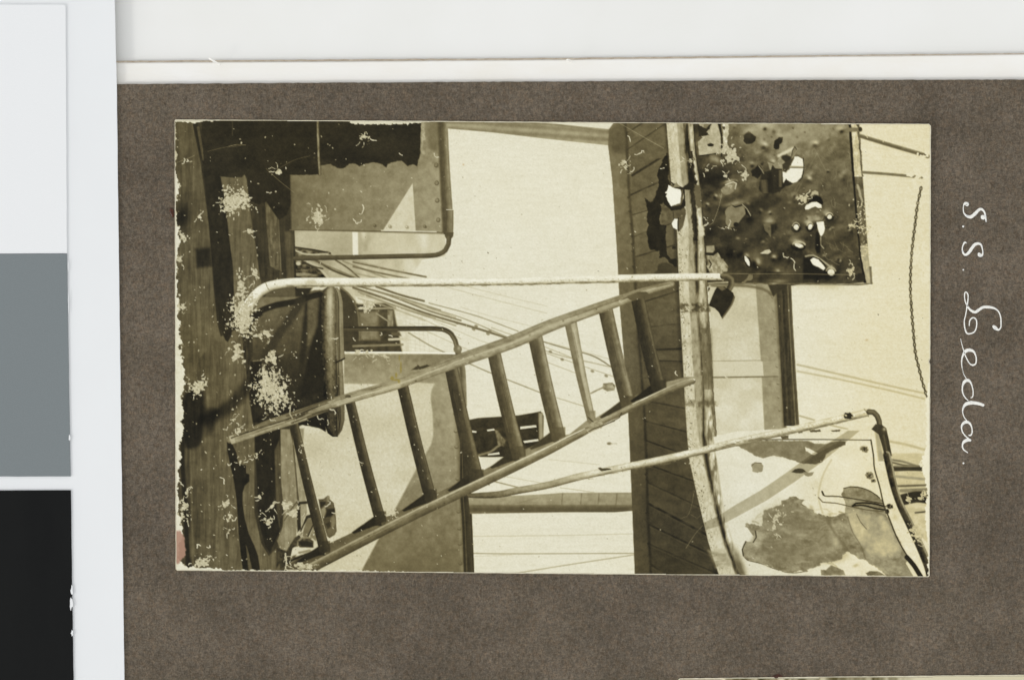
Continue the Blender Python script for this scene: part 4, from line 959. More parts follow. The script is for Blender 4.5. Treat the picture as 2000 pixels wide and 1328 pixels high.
# shadow of the rail over the cowl
SHB = part('slanting_shadow', CO, 'slanting shadow band across the white cowl')
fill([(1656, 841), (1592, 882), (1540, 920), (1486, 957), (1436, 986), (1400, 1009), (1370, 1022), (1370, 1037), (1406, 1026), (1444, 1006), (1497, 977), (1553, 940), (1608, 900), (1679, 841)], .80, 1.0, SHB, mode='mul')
fill([(1640, 862), (1652, 862), (1651, 868), (1630, 877), (1614, 884), (1612, 892), (1606, 902), (1594, 906), (1570, 904), (1590, 888), (1606, 880)], 84, 1.0, part('dark_flake', CO), wob=1, wsc=4)
fill(V([(540, 212), (570, 185), (615, 175), (655, 180), (690, 210), (710, 228), (690, 235), (655, 222), (620, 225), (585, 222)]), 66, .9, part('dark_flake', CO, 'small dark curled flake of paint'), wob=.6, wsc=4)
fill(V([(655, 215), (690, 210), (715, 218), (766, 212), (745, 248), (705, 258), (675, 245)]), 140, .9, wob=.6, wsc=4)
fill(V([(140, 135), (175, 118), (235, 120), (262, 150), (250, 205), (200, 220), (155, 205)]), 148, 1.0, part('bare_spot', CO, 'small rounded bare spot on the cowl'), wob=1, wsc=4, tx=(8, 6, 6, 3)); stroke(V([(142, 150), (175, 118), (240, 124)]), 1.4, 90, .8)
for bx, by, br in ((1688, 877, 8), (1699, 928, 8), (1706, 938, 4)):
    ell(bx, by, br, br * .8, 112, .3, 1.6, wob=3, wsc=4, tx=(40, 3, 3, 5))
    p.speck(bx, by, 2, 44)
fill(V([(440, 500), (500, 480), (530, 458), (580, 460), (620, 478), (675, 488), (650, 510), (640, 535), (690, 560), (730, 575), (762, 585), (770, 615), (830, 635), (905, 655), (985, 655), (1020, 635), (1075, 625), (1085, 560), (1070, 500), (1040, 440), (1062, 375), (1130, 358), (1220, 362), (1320, 400), (1400, 445), (1450, 500), (1480, 620), (1550, 760), (1620, 900), (1680, 1020), (1700, 1110), (1790, 1260), (1500, 1260), (1440, 1200), (1330, 1130), (1280, 1090), (1200, 1075), (1180, 1050), (1100, 1005), (1050, 1040), (1045, 1075), (1000, 1095), (950, 1105), (830, 1115), (825, 1140), (760, 1165), (695, 1180), (705, 1200), (600, 1198), (530, 1218), (440, 1195), (360, 1170), (240, 1120), (100, 1090), (60, 1050), (55, 980), (80, 900), (150, 910), (165, 850), (80, 750), (80, 722), (170, 735), (248, 750), (255, 650), (265, 595), (340, 570), (440, 540)]), 136, 1.0, part('peeled_patch', CO, 'largest mottled grey patch of peeled paint'), wob=2.2, wsc=5, tx=PT)
fill(V([(300, 620), (560, 520), (760, 660), (900, 720), (960, 900), (820, 1080), (560, 1160), (300, 1110), (160, 1000), (300, 860)]), 122, 14, alpha=.5, wob=6, wsc=16, tx=[(16, 30, 8, 65), (10, 8, 4, 66)])
fill(V([(1090, 600), (1190, 600), (1290, 640), (1440, 640), (1500, 720), (1600, 900), (1640, 1000), (1560, 1040), (1420, 1040), (1300, 1040), (1240, 950), (1160, 830), (1110, 720)]), 186, 6, alpha=.85, wob=4, wsc=14, tx=[(22, 20, 30, 61), (10, 6, 6, 64)])
fill(V([(190, 800), (250, 760), (260, 880), (230, 960), (120, 1070), (70, 1040), (110, 930)]), 166, 5, alpha=.8, tx=PT)
stroke(V([(890, 670), (940, 770), (1010, 880), (1100, 990)]), 5, 104, 3, alpha=.8); stroke(V([(180, 800), (190, 860), (160, 910)]), 2.4, 60, 1.0); stroke(V([(60, 1045), (50, 985), (85, 905)]), 2.4, 50, 1.0)
glow(*V([(980, 900)])[0], 8, 14, 186, -.5, .8); glow(*V([(560, 1000)])[0], 50, 12, 112, .15, .6); glow(*V([(420, 700)])[0], 36, 22, 118, 0, .5); glow(*V([(800, 980)])[0], 14, 30, 160, .5, .5); glow(*V([(960, 1060)])[0], 20, 8, 104, -.2, .7)
stroke(V([(905, 655), (830, 635), (765, 600), (690, 565), (640, 535)]), 1.6, 84, .8, am=(14, 14, 96, .42, .15)); stroke(V([(1062, 375), (1130, 358), (1240, 370), (1340, 410), (1420, 470)]), 2.0, 66, .8)
stroke(V([(60, 1050), (100, 1090), (240, 1125), (360, 1172), (530, 1218), (700, 1200)]), 1.6, 92, .8, am=(14, 14, 95, .42, .15))
stroke(V([(1190, 630), (1230, 710), (1290, 780)]), 1.6, 86, .9, alpha=.8)
for i in range(60):
    x_, y_ = rl0.uniform(1465, 1640), rl0.uniform(990, 1100); an_ = rl0.normal(-.25, .35); L0 = rl0.uniform(6, 26)
    stroke([(x_, y_), (x_ + L0 * .5 * math.cos(an_), y_ + L0 * .5 * math.sin(an_)), (x_ + L0 * math.cos(an_ + .2), y_ + L0 * math.sin(an_ + .2))], rl0.uniform(.8, 3.5), rl0.choice([104, 112, 160, 172]), 1.6, alpha=rl0.uniform(.2, .5))
for i in range(30):
    glow(rl0.uniform(1470, 1760), rl0.uniform(985, 1105), rl0.uniform(3, 9), rl0.uniform(2, 6), rl0.choice([108, 118, 166, 176]), rl0.uniform(0, 3), .35)
stroke(V([(1100, 660), (1150, 810), (1230, 940), (1280, 1080)]), 2.2, 96, 1.6, alpha=.6)
fill(V([(835, 1185), (880, 1190), (935, 1142), (1000, 1165), (1060, 1195), (1078, 1240), (840, 1242)]), 132, 1.0, part('peeled_patch', CO, 'small peeled patch at the bottom edge'), wob=1, wsc=4, tx=PT)
fill(V([(1280, 1220), (1320, 1200), (1400, 1200), (1480, 1240), (1300, 1245)]), 122, 1.0, part('peeled_patch', CO), wob=1, wsc=4, tx=PT)
stroke(V([(940, 90), (870, 210), (825, 350), (810, 470), (850, 620)]), 3.2, 190, 2, alpha=.75)
WI = part('wire', CO, 'twisted dark wire tied across the cowl')
stroke(V([(850, 410), (870, 450), (1000, 455), (1200, 485), (1450, 525)]), 2.2, 58, .8, WI)
stroke(V([(810, 465), (850, 510), (980, 522), (1150, 560), (1300, 590), (1460, 605)]), 2.0, 88, .8)
stroke(V([(1150, 550), (1180, 525), (1290, 520), (1400, 535), (1480, 560)]), 3.4, 34, .8, WI); stroke(V([(1150, 548), (1260, 545), (1380, 575), (1480, 590)]), 3.2, 34, .8, WI)
stroke(V([(845, 405), (858, 440)]), 3, 50, .8); ell(*V([(1520, 555)])[0], 7, 5, 44, .3, 1.2, wob=2, wsc=3, tx=(60, 2.5, 2.5, 5)); ell(*V([(1495, 605)])[0], 4, 5, 34, 0, 1.2)
# seam line down the right of the cowl
stroke([(1701, 859), (1706, 890), (1708, 915), (1718, 950), (1726, 985), (1738, 1015), (1752, 1050), (1770, 1082), (1790, 1110), (1806, 1134)], 2.6, 52, 1.0, part('seam', CO), tx=(16, 6, 8, 3))
band([842, 885, 900], [1709, 1714, 1716], [1717, 1724, 1729], 170, 2)
fill(V([(1680, 1120), (1700, 1090), (1730, 1090), (1820, 1250), (1760, 1258)]), 216, 1.0); stroke(V([(1690, 1060), (1760, 1140), (1840, 1270)]), 9, 34, 1.0)

# ---- ropes right of the cowl post
fill([(1740, 885), (1812, 885), (1812, 1060), (1790, 1040), (1760, 980)], 198, 2, part('tackle_view', None, 'ropes and tackle beyond the post at the lower right'), tx=(8, 14, 8, 3))
for (pts_, wd_, tt) in (([(1744, 898), (1770, 903), (1812, 918)], 4, 120), ([(1743, 903), (1765, 908), (1790, 910)], 3, 84), ([(1746, 915), (1780, 914), (1812, 915)], 10, 54), ([(1748, 910), (1790, 910), (1812, 908)], 3, 128), ([(1750, 930), (1812, 936)], 5, 160), ([(1754, 949), (1812, 947)], 4, 96), ([(1760, 958), (1812, 956)], 7, 128), ([(1765, 975), (1790, 970), (1812, 972)], 22, 44), ([(1776, 996), (1812, 998)], 8, 190), ([(1788, 1001), (1806, 999)], 3, 70)):
    stroke(pts_, wd_, tt, 1.6, ROPE() if wd_ > 7 else None)

# ---- drum (capstan) left of the ladder
DR = part('drum', None, 'heavy dark drum with a rounded rim on the deck')
Q = lambda pts: CW(480, 540, 4.15, pts)
fill(Q([(45, 300), (110, 165), (350, 165), (560, 110), (640, 110), (640, 1180), (420, 1200), (60, 1180), (30, 900), (30, 690), (60, 640)]), lambda X, Y: np.interp(Y, [580, 640, 700, 760, 830], [98, 86, 62, 46, 34]), 1.2, DR, tx=[(6, 10, 16, 3), (4, 3, 3, 4)])
fill(Q([(120, 168), (380, 168), (480, 165), (440, 200), (250, 225), (120, 270), (60, 300)]), 116, 1.6, tx=(5, 8, 8, 3))
fill(Q([(170, 90), (400, 96), (404, 162), (160, 162)]), 86, 1.5); fill(Q([(404, 92), (540, 92), (500, 162), (405, 165)]), 46, 2.4)
fill(Q([(500, 150), (600, 110), (610, 150), (520, 190)]), 96, 3)
stroke(Q([(40, 350), (120, 280), (250, 232), (400, 205), (520, 165), (600, 145)]), 12, 40, 1.8, part('drum_shadow', DR)); fill(Q([(45, 310), (130, 270), (140, 310), (60, 370), (40, 380)]), 38, 2.5)
stroke(Q([(450, 200), (360, 340), (260, 480), (180, 610)]), 17, 52, 4.5, alpha=.85)
fill(Q([(480, 210), (505, 190), (505, 560), (440, 900), (420, 1000), (430, 700)]), 40, 4, alpha=.9)
fill(Q([(505, 205), (590, 190), (570, 400), (540, 560), (500, 560)]), 92, 4, tx=(10, 5, 5, 3))
fill(Q([(595, 150), (640, 110), (660, 560), (640, 940), (430, 980), (520, 560), (580, 400)]), 36, 5)
fill(Q([(35, 690), (130, 680), (130, 850), (60, 1000), (60, 1180), (30, 950)]), 34, 3); fill(Q([(130, 650), (430, 640), (430, 1000), (130, 1150)]), 44, 8, alpha=.5)
stroke(Q([(60, 685), (125, 680)]), 2, 110, 1.0)
RIM = part('rim', DR, 'rounded rim of the drum catching the light')
band([560, 566, 580, 640, 700, 770, 800, 830, 846, 853], [640, 632, 628, 627, 630, 632, 634, 634, 640, 650], [652, 655, 657, 657, 658, 659, 660, 660, 660, 660], lambda u, y: np.interp(u, [0, .15, .4, .62, .85, 1], [48, 62, 132, 150, 112, 74]) * np.interp(y, [560, 640, 700, 760, 800, 850], [1, 1, .82, .62, .5, .42]), 1.0, RIM, tx=[(14, 3, 4, 3), (6, 6, 20, 4)])
glow(645, 600, 5, 30, 190, 0, .75); glow(645, 585, 4, 12, 206, 0, .6)
band([562, 572, 590, 640, 700, 705, 770, 800, 820, 840, 850], [651, 655, 657, 657, 659, 657, 658, 660, 661, 660, 658], [659, 666, 670, 671, 673, 669, 672, 673, 673, 668, 661], lambda u, y: np.interp(u, [0, .2, .3, .5, .9, 1], [60, 118, 66, 138, 128, 70]) * np.interp(y, [560, 700, 800, 850], [1, .95, .75, .6]), .9, RIM, tx=(8, 3, 24, 5))
stroke(Q([(728, 698), (760, 684), (800, 664)]), 3, 36, .9); stroke(Q([(745, 880), (745, 960)]), 2.4, 36, .9); stroke(Q([(750, 1100), (758, 1220)]), 2, 44, .9)
fill(Q([(420, 1160), (640, 1090), (650, 1260), (600, 1230), (540, 1215), (430, 1200)]), 30, 1.0, DR, wob=1, wsc=6)

# ---- lower left boards and gear
a_ = part('hollow', DECK, 'long dark hollow between the boards')
fill([(497, 842), (520, 836), (548, 838), (542, 900), (543, 950), (546, 990), (550, 1012), (546, 1036), (536, 1060), (527, 1079), (518, 1066), (511, 1040), (506, 1016), (503, 980), (500, 900)], 36, 1.2, a_, tx=(4, 8, 30, 3))
fill([(536, 880), (545, 860), (550, 900), (550, 1000), (546, 1030), (540, 1000)], 72, 2, tx=WT)
fill([(548, 838), (566, 838), (575, 880), (578, 930), (581, 980), (582, 1010), (578, 1050), (562, 1078), (548, 1074), (541, 1056), (552, 1028), (554, 995), (549, 940)], 136, 1.2, PL('pale upright board beside the ladder foot'), tx=WT)
fill([(570, 838), (594, 836), (590, 900), (600, 1000), (590, 1010), (582, 960), (574, 880)], 150, 1.4, tx=[(14, 4, 40, 21), (8, 2.6, 14, 3)]); stroke([(573, 870), (580, 950), (583, 1010)], 2.6, 82, 1.1)
GE = part('gear_pile', None, 'heap of dark straps and tackle at the ladder foot')
G = lambda pts: CW(540, 960, 8.3, pts)
fill(G([(330, 180), (380, 160), (500, 150), (500, 195), (390, 205), (390, 300), (400, 600), (340, 660), (330, 400)]), 46, 1.2, GE)
stroke(G([(360, 130), (250, 270), (130, 460)]), 2.4, 84, .9)
fill(G([(395, 220), (480, 200), (490, 360), (450, 420), (410, 560), (395, 400)]), 148, 1.2, tx=(8, 6, 14, 3))
fill(G([(430, 520), (480, 390), (560, 360), (600, 420), (520, 430), (450, 540), (400, 650), (380, 640)]), 48, 1.2)
fill(G([(440, 600), (500, 440), (590, 420), (600, 520), (520, 700), (480, 740), (420, 720)]), 112, 1.2, GE); stroke(G([(595, 540), (510, 720)]), 3, 52, 1.0)
fill(G([(600, 560), (650, 700), (640, 800), (540, 720)]), 128, 1.4)
fill(G([(680, 120), (760, 115), (830, 60), (860, 120), (930, 180), (950, 300), (965, 450), (975, 640), (940, 700), (860, 750), (820, 720), (760, 500), (700, 240)]), 84, 1.0, GE, smooth=False, tx=[(10, 6, 6, 3)])
fill(G([(700, 160), (800, 160), (790, 200), (720, 260)]), 40, 1.6); fill(G([(815, 280), (945, 270), (950, 340), (880, 400), (780, 420), (810, 340)]), 40, 2.2); fill(G([(710, 300), (790, 220), (800, 330), (760, 440)]), 132, 1.4)
fill(G([(880, 420), (940, 370), (965, 500), (900, 600)]), 122, 2.4); fill(G([(790, 520), (860, 480), (880, 560), (830, 600)]), 52, 2.4); fill(G([(820, 620), (900, 580), (960, 600), (940, 690), (860, 720)]), 100, 3)
ell(*G([(838, 110)])[0], 3, 6, 122, .2, 1.0)
fill(G([(300, 740), (420, 660), (340, 880), (280, 900), (160, 1000), (0, 1240), (0, 900), (160, 960)]), 60, 1.6, GE, tx=(18, 6, 6, 3))
fill(G([(330, 840), (400, 745), (520, 740), (600, 800), (600, 900), (380, 900)]), 76, 1.6, tx=(20, 5, 5, 3)); stroke(G([(340, 880), (350, 800), (420, 745), (560, 750)]), 3, 128, 1.1); fill(G([(350, 800), (480, 790), (590, 830), (580, 900), (400, 890)]), 40, 2.4)
stroke(G([(345, 665), (400, 725), (420, 720), (370, 655)]), 1.8, 176, .8); stroke(G([(370, 985), (460, 970), (540, 950)]), 4, 136, 1.6); fill(G([(220, 1090), (260, 1040), (320, 1020), (300, 1070)]), 82, 2)
fill(G([(150, 1140), (300, 1060), (600, 950), (700, 890), (720, 1000), (500, 1060), (300, 1110), (160, 1180)]), 40, 1.8)

# ---- ladder
LAD = part('ladder', None, 'weathered wooden ladder leaning at a slant')
TOPS = [(449, 858, 15), (490, 843, 17), (530, 828, 20), (600, 806, 23), (660, 784, 20), (700, 772, 20), (760, 755, 20), (800, 742, 19), (850, 722, 22), (900, 703, 25), (1000, 668, 26), (1070, 638, 24), (1140, 612, 22), (1200, 591, 21), (1260, 569, 16), (1312, 555, 11.5)]
# flat inner face of the lower stile, in its own shade
fill([(545, 1112), (580, 1092), (640, 1062), (700, 1034), (752, 1010), (806, 985), (850, 964), (900, 940), (940, 920), (970, 904), (1010, 882), (1040, 872), (1090, 852), (1112, 848), (1146, 821), (1160, 818), (1212, 786), (1240, 773), (1302, 746), (1340, 736), (1356, 736), (1352, 746), (1290, 770), (1210, 808), (1150, 836), (1070, 878), (1000, 914), (900, 962), (800, 1010), (700, 1060), (600, 1112)], lambda X, Y: np.interp(X, [560, 700, 900, 1000, 1100, 1350], [78, 96, 110, 126, 138, 142]), 1.0, LAD, tx=[(6, 20, 8, 3), (3, 3, 3, 4)])
rungs = [((573, 822), (634, 1078), 17, 21, .72), ((684, 786), (743, 1020), 19, 22, .72), ((786, 752), (841, 977), 22, 24, .76), ((880, 712), (930, 938), 26, 29, .86), ((963, 682), (1013, 893), 26, 27, 1.06), ((1044, 652), (1090, 856), 28, 28, 1.2), ((1114, 628), (1155, 824), 24, 16, 1.36), ((1183, 606), (1227, 795), 28, 28, 1.12), ((1246, 584), (1287, 764), 27, 29, .74)]
for i, (a0, b0, w0, w1, kb) in enumerate(rungs):
    a0 = (a0[0] - .02, a0[1]); mid = ((a0[0] + b0[0]) / 2, (a0[1] + b0[1]) / 2)
    # short shade the rung throws on the stile
    if i not in (6,):
        fill([(b0[0] - w1 * .55, b0[1] - 12), (b0[0] + w1 * .4, b0[1] - 10), (b0[0] + w1 * .4, b0[1] + 3), (b0[0] - 12, b0[1] + 7), (b0[0] - 52, b0[1] + 22), (b0[0] - 56, b0[1] + 19)], 52 * kb, 1.4)
    f_ = prof((-1.1, 74 * kb), (-.75, 128 * kb), (-.5, 112 * kb), (-.2, 84 * kb), (.4, 68 * kb), (1.0, 62 * kb)) if i != 6 else prof((-1, 128), (-.6, 176), (-.1, 168), (.1, 120), (1, 112))
    stroke([(a0[0], a0[1], w0), (mid[0] - 1.0, mid[1], (w0 + w1) / 2), (b0[0], b0[1] - 4, w1)], w0, f_, .9, part('rung', LAD, 'splintered pale rung' if i == 6 else None), tx=[(5 * kb, 5, 40, 50 + i), (4, 3, 5, 4)])
    # square foot of the rung on the stile
    fill([(b0[0] - w1 * .5, b0[1] - 22), (b0[0] + w1 * .5, b0[1] - 22), (b0[0] + w1 * .52, b0[1] - 2), (b0[0] - w1 * .44, b0[1] + 4)], 66 * kb if i != 6 else 128, 1.2, alpha=.65)
stroke([(1149, 815), (1162, 826), (1176, 824)], 2, 60, .8); stroke([(1120, 640), (1132, 700), (1146, 770)], 2, 190, 1.4, alpha=.6)
BOT = [(590, 1118, 19), (650, 1087, 19), (700, 1061, 19), (800, 1010, 18.5), (900, 962, 18.5), (1000, 914, 18), (1070, 880, 16.5), (1110, 859, 15), (1140, 844, 13), (1165, 829, 10), (1210, 807, 12), (1290, 769, 12.5), (1330, 752, 12.5), (1353, 744, 11)]
a_ = part('stile', LAD, 'lower side rail of the ladder')
stroke(BOT, 18, lambda u, t: np.interp(u, [-1.1, -.8, -.55, -.1, .5, 1.1], [150, 196, 158, 122, 100, 66]) * np.interp(t, [0, .2, .4, .6, .8, 1], [.82, .86, .98, 1.08, 1.15, 1.1]), .9, a_, tx=[(7, 24, 8, 3), (4, 3, 3, 4)])
fill([(1140, 834), (1165, 820), (1180, 824), (1176, 834), (1150, 845)], 150, 1.2, wob=2, wsc=5, tx=(26, 6, 4, 5)); stroke([(1176, 832), (1210, 815), (1214, 806)], 1.8, 62, .8); stroke([(1150, 842), (1170, 833), (1200, 822)], 1.8, 74, .8)
a_ = part('stile', LAD, 'upper side rail of the ladder, cracked at its foot')
stroke(TOPS, 20, lambda u, t: np.interp(u, [-1.1, -.8, -.3, .0, .3, .7, 1.1], [118, 138, 140, 176, 168, 138, 98]) * np.interp(t, [0, .2, .3, .45, .6, .8, .93, 1], [.84, .84, 1.06, 1.06, 1.0, 1.06, 1.0, .92]), .9, a_, tx=[(10, 26, 6, 3), (6, 5, 3, 4)])
fill([(447, 852), (456, 849), (460, 864), (452, 867)], 176, .9, a_, tx=(12, 4, 3, 3))
fill([(452, 861), (520, 838), (600, 812), (600, 820), (520, 845), (454, 867)], 178, 1.6, alpha=.75, tx=(16, 12, 3, 5))
stroke([(452, 855), (500, 838), (560, 819), (600, 802), (640, 786)], 2.6, 62, 1.1, tx=(30, 10, 4, 3)); stroke([(560, 812), (600, 797), (650, 778)], 3, 84, 1.2); stroke([(570, 826), (620, 806), (660, 796)], 3, 58, 1.4, alpha=.8)
stroke([(567, 795), (566, 808), (572, 818)], 2.4, 176, .8); stroke([(575, 818), (600, 806)], 5, 70, 2, tx=(40, 5, 5, 3)); stroke([(676, 774), (683, 774)], 4, 60, 1.2); ell(678, 773, 4, 2.4, 70, -.3, 1)
stroke([(660, 790), (720, 770), (780, 754)], 5, 206, 2.2, alpha=.7); stroke([(725, 760), (745, 754)], 2, 92, 1)
rl = np.random.default_rng(31)
def along(path, n_, sp, tones, L0=30, L1=110):
    c_ = crom([(q[0], q[1]) for q in path], False, 4.0)
    for i in range(n_):
        k_ = rl.integers(0, len(c_) - 8); m_ = min(len(c_) - 1, k_ + int(rl.uniform(L0, L1) / 4)); o_ = rl.uniform(-sp, sp)
        stroke([(q[0], q[1] + o_) for q in c_[k_:m_ + 1:4]], rl.uniform(.7, 1.5), rl.choice(tones), .8, alpha=rl.uniform(.3, .65))
along(TOPS, 46, 8, [90, 104, 120, 190]); along(TOPS[:6], 22, 7, [56, 70, 84, 196], 16, 60); along(BOT, 34, 6.5, [70, 88, 100, 170])
for (a0, b0, w0, w1, kb) in rungs:
    for i in range(5):
        o_ = rl.uniform(-.38, .38) * w0; t0 = rl.uniform(.08, .6); t1 = t0 + rl.uniform(.15, .35)
        stroke([(a0[0] + (b0[0] - a0[0]) * t + o_, a0[1] + (b0[1] - a0[1]) * t) for t in (t0, (t0 + t1) / 2, t1)], rl.uniform(.8, 1.5), rl.choice([46, 56, 120]) * kb, .9, alpha=.4)
for kx, ky in ((812, 744), (926, 695), (1035, 655), (1100, 627), (1165, 604), (720, 1046), (868, 982), (955, 946), (1040, 902)):
    ell(kx, ky, rl.uniform(1.5, 3), rl.uniform(1, 1.8), 70, -.4, 1.0, alpha=.7)
fill([(1212, 588), (1226, 578), (1246, 570), (1262, 570), (1270, 576), (1244, 586), (1236, 588), (1225, 582)], 86, 1.2)
stroke([(1150, 606), (1200, 588), (1230, 580)], 1.6, 104, 1.0, alpha=.8); stroke([(900, 704), (1000, 670), (1070, 641), (1140, 618)], 3.5, 186, 2, alpha=.6)

# ---- handrails in front
speck = p.speck
def soot(pts, n_, off, spread, lo, hi, seed):
    r = np.random.default_rng(seed); c_ = crom(pts, False, 2.0)
    for i in range(n_):
        q = c_[r.integers(0, len(c_))]
        speck(q[0] + r.normal(0, 2), q[1] + off + r.normal(0, spread), r.uniform(.5, 1.5), r.uniform(lo, hi))
HR = part('handrail', None, 'long white painted handrail curving down at its left end')
hpts = [(478, 608, 22), (490, 590, 22), (502, 575, 21), (518, 563, 20), (545, 555, 18), (590, 551.5, 17.5), (700, 551.5, 17), (850, 551, 15.5), (1000, 549.5, 14.5), (1200, 544.5, 15), (1330, 541.5, 14.5), (1410, 540.5, 14)]
stroke(hpts, 17, lambda u, t: np.interp(u, [-1.1, -.5, .2, .6, .85, 1.1], [224, 233, 226, 198, 150, 96]), .9, HR, tx=[(7, 20, 5, 3), (5, 3, 3, 4)])
stroke([(560, 558.5), (590, 559), (700, 559), (850, 557.5), (1000, 556), (1200, 550.5), (1400, 546.5)], 4.5, 96, 1.4, alpha=.75, am=(9, 2.4, 81, .40, .3))
stroke([(600, 554), (700, 555), (850, 554.5), (1000, 553), (1200, 547), (1400, 543)], 8, 140, 2.4, alpha=.35, am=(3.2, 2.4, 82, .54, .2))
stroke([(519, 553), (523, 563), (527, 568)], 1.6, 140, .8); ell(608, 551, 10, 5, 186, 0, 3, alpha=.6)
stroke([(1406, 533), (1410, 541), (1412, 548)], 2, 150, .8)
EL = part('elbow', HR, 'dark pipe elbow ending the rail')
stroke([(1412, 539.5), (1420, 540), (1428, 546), (1429, 556), (1424, 565)], 11.5, prof((-1, 96), (-.4, 118), (.2, 78), (1, 46)), .9, EL)
stroke([(1384, 554), (1400, 553), (1421, 552)], 5, prof((-1, 132), (0, 170), (1, 60)), .9)
LM = part('lamp_shade', None, 'small dark lamp shade hanging from the rail end')
fill([(1384, 597), (1396, 566), (1401, 561), (1415, 560), (1424, 566), (1432, 572), (1435, 582), (1431, 593), (1411, 622), (1408, 618), (1404, 610), (1396, 602)], 40, .9, LM, tx=(5, 8, 8, 3))
stroke([(1434, 580), (1429, 595), (1411, 621)], 3, 96, 1.0); fill([(1402, 562), (1412, 560), (1418, 564), (1410, 568)], 100, 1.4)
fill([(1383, 562), (1389, 562), (1383, 570)], 50, 1); fill([(1387, 560), (1399, 561), (1385, 590)], 200, 1)

BR = part('bent_rail', None, 'second white rail bending away below the ladder')
bp = [(916, 967.5, 8), (940, 967, 11), (975, 965, 13), (1010, 958, 13.5), (1070, 947, 13.5), (1130, 931, 14), (1200, 916, 14), (1290, 898, 14.2), (1370, 880, 14.4), (1440, 863, 14.5), (1540, 841, 14.5), (1620, 823, 14.5), (1692, 806, 14.5)]
stroke(bp, 14, lambda u, t: np.interp(u, [-1.1, -.5, .1, .55, .85, 1.1], [186, 212, 204, 166, 122, 88]) * np.interp(t, [0, .06, .14, .24, .3, 1], [.42, .55, .74, .82, 1.02, 1.06]), .9, BR, tx=[(12, 16, 6, 3), (6, 3, 3, 4)])
stroke([(1150, 934), (1200, 922), (1290, 907.5), (1370, 887), (1440, 865), (1540, 846.5), (1620, 829), (1690, 812)], 4.5, 104, 1.4, alpha=.75, am=(9, 3, 84, .40, .3))
stroke([(1200, 918), (1290, 903), (1370, 882), (1440, 859), (1540, 842), (1690, 808)], 9, 150, 2.4, alpha=.4, am=(3.2, 2.4, 85, .54, .2))
fill([(1168, 914), (1172, 912), (1176, 914), (1190, 914), (1195, 917), (1182, 919), (1174, 920)], 66, .9, wob=.8, wsc=3)
ell(1656, 812, 9, 7, 44, .2, 1.0, wob=3, wsc=3); speck(1652, 811, 2, 190); stroke([(1688, 799), (1694, 806), (1696, 813)], 2.2, 150, .8)
EB = part('elbow', BR, 'dark elbow and post holding the rail')
stroke([(1697, 804), (1706, 805), (1713, 812), (1717, 822), (1718, 832)], 10.5, prof((-1, 74), (-.2, 104), (1, 48)), .9, EB)
fill([(1702, 838), (1710, 828), (1722, 829), (1731, 836), (1736, 858), (1742, 890), (1728, 892), (1722, 868), (1716, 848)], 60, .9, EB, tx=(8, 5, 12, 3)); glow(1727, 838, 3, 3, 190, 0, .8); stroke([(1726, 850), (1732, 878)], 3, 84, 1.4)
stroke([(1732, 888, 15), (1738, 915, 15), (1746, 950, 14), (1758, 985, 14), (1776, 1022, 15), (1795, 1062, 16), (1812, 1104, 16), (1818, 1128, 16)], 15, prof((-1, 128), (-.7, 150), (-.35, 66), (.1, 52), (.6, 40), (1, 60)), 1.0, EB, tx=[(16, 5, 9, 3), (8, 3, 3, 4)])

# ---- damage of the print: crumbs of missing emulsion, specks, scratches
FL_ = [(458, 393, 27, 25, .95), (543, 336, 8, 10, .7), (470, 560, 18, 44, .55), (478, 612, 26, 40, .95), (468, 632, 28, 16, .6), (530, 700, 16, 18, .6), (532, 760, 34, 46, .85), (528, 800, 14, 20, .5), (462, 690, 18, 22, .75), (488, 452, 8, 9, .7), (498, 535, 8, 16, .5), (388, 425, 6, 5, .6), (357, 462, 10, 10, .9),
       (620, 425, 18, 18, .7), (620, 400, 16, 10, .4), (385, 752, 20, 22, .75), (352, 600, 10, 10, .9), (350, 510, 8, 12, .7), (718, 596, 15, 10, .95), (700, 690, 20, 8, .4), (745, 695, 22, 8, .4), (500, 655, 26, 12, .35), (520, 650, 10, 18, .5),
       (1425, 300, 24, 20, .75), (1380, 333, 12, 8, .6), (1455, 342, 8, 10, .8), (1418, 345, 7, 6, .5), (1568, 388, 9, 11, .85), (1670, 440, 14, 7, .75), (1662, 530, 9, 14, .6), (1216, 320, 12, 10, .6), (1224, 332, 10, 6, .6), (1345, 315, 12, 7, .7), (1424, 447, 10, 5, .5), (1386, 432, 5, 5, .6),
       (442, 985, 11, 16, .65), (446, 1015, 8, 14, .5), (448, 1035, 6, 8, .4), (560, 985, 24, 16, .5), (525, 1018, 12, 12, .5), (508, 970, 5, 8, .5), (534, 982, 6, 14, .6), (395, 1098, 24, 16, .75), (362, 985, 10, 10, .6), (365, 960, 6, 8, .6), (352, 1010, 16, 22, .8), (470, 900, 7, 14, .4), (590, 1105, 26, 6, .7), (558, 1095, 3, 22, .7), (500, 890, 12, 8, .35), (455, 820, 8, 6, .5), (466, 840, 6, 10, .5),
       (1522, 1010, 16, 26, .55), (1510, 1030, 14, 14, .5), (1775, 975, 8, 8, .7), (1800, 965, 10, 12, .6), (1790, 1040, 20, 26, .6), (710, 270, 16, 10, .4), (718, 690, 14, 8, .35), (575, 1000, 18, 22, .3), (768, 1003, 7, 9, .85), (685, 925, 7, 8, .5), (640, 880, 8, 8, .4), (590, 870, 6, 10, .5), (662, 1005, 8, 10, .35)]
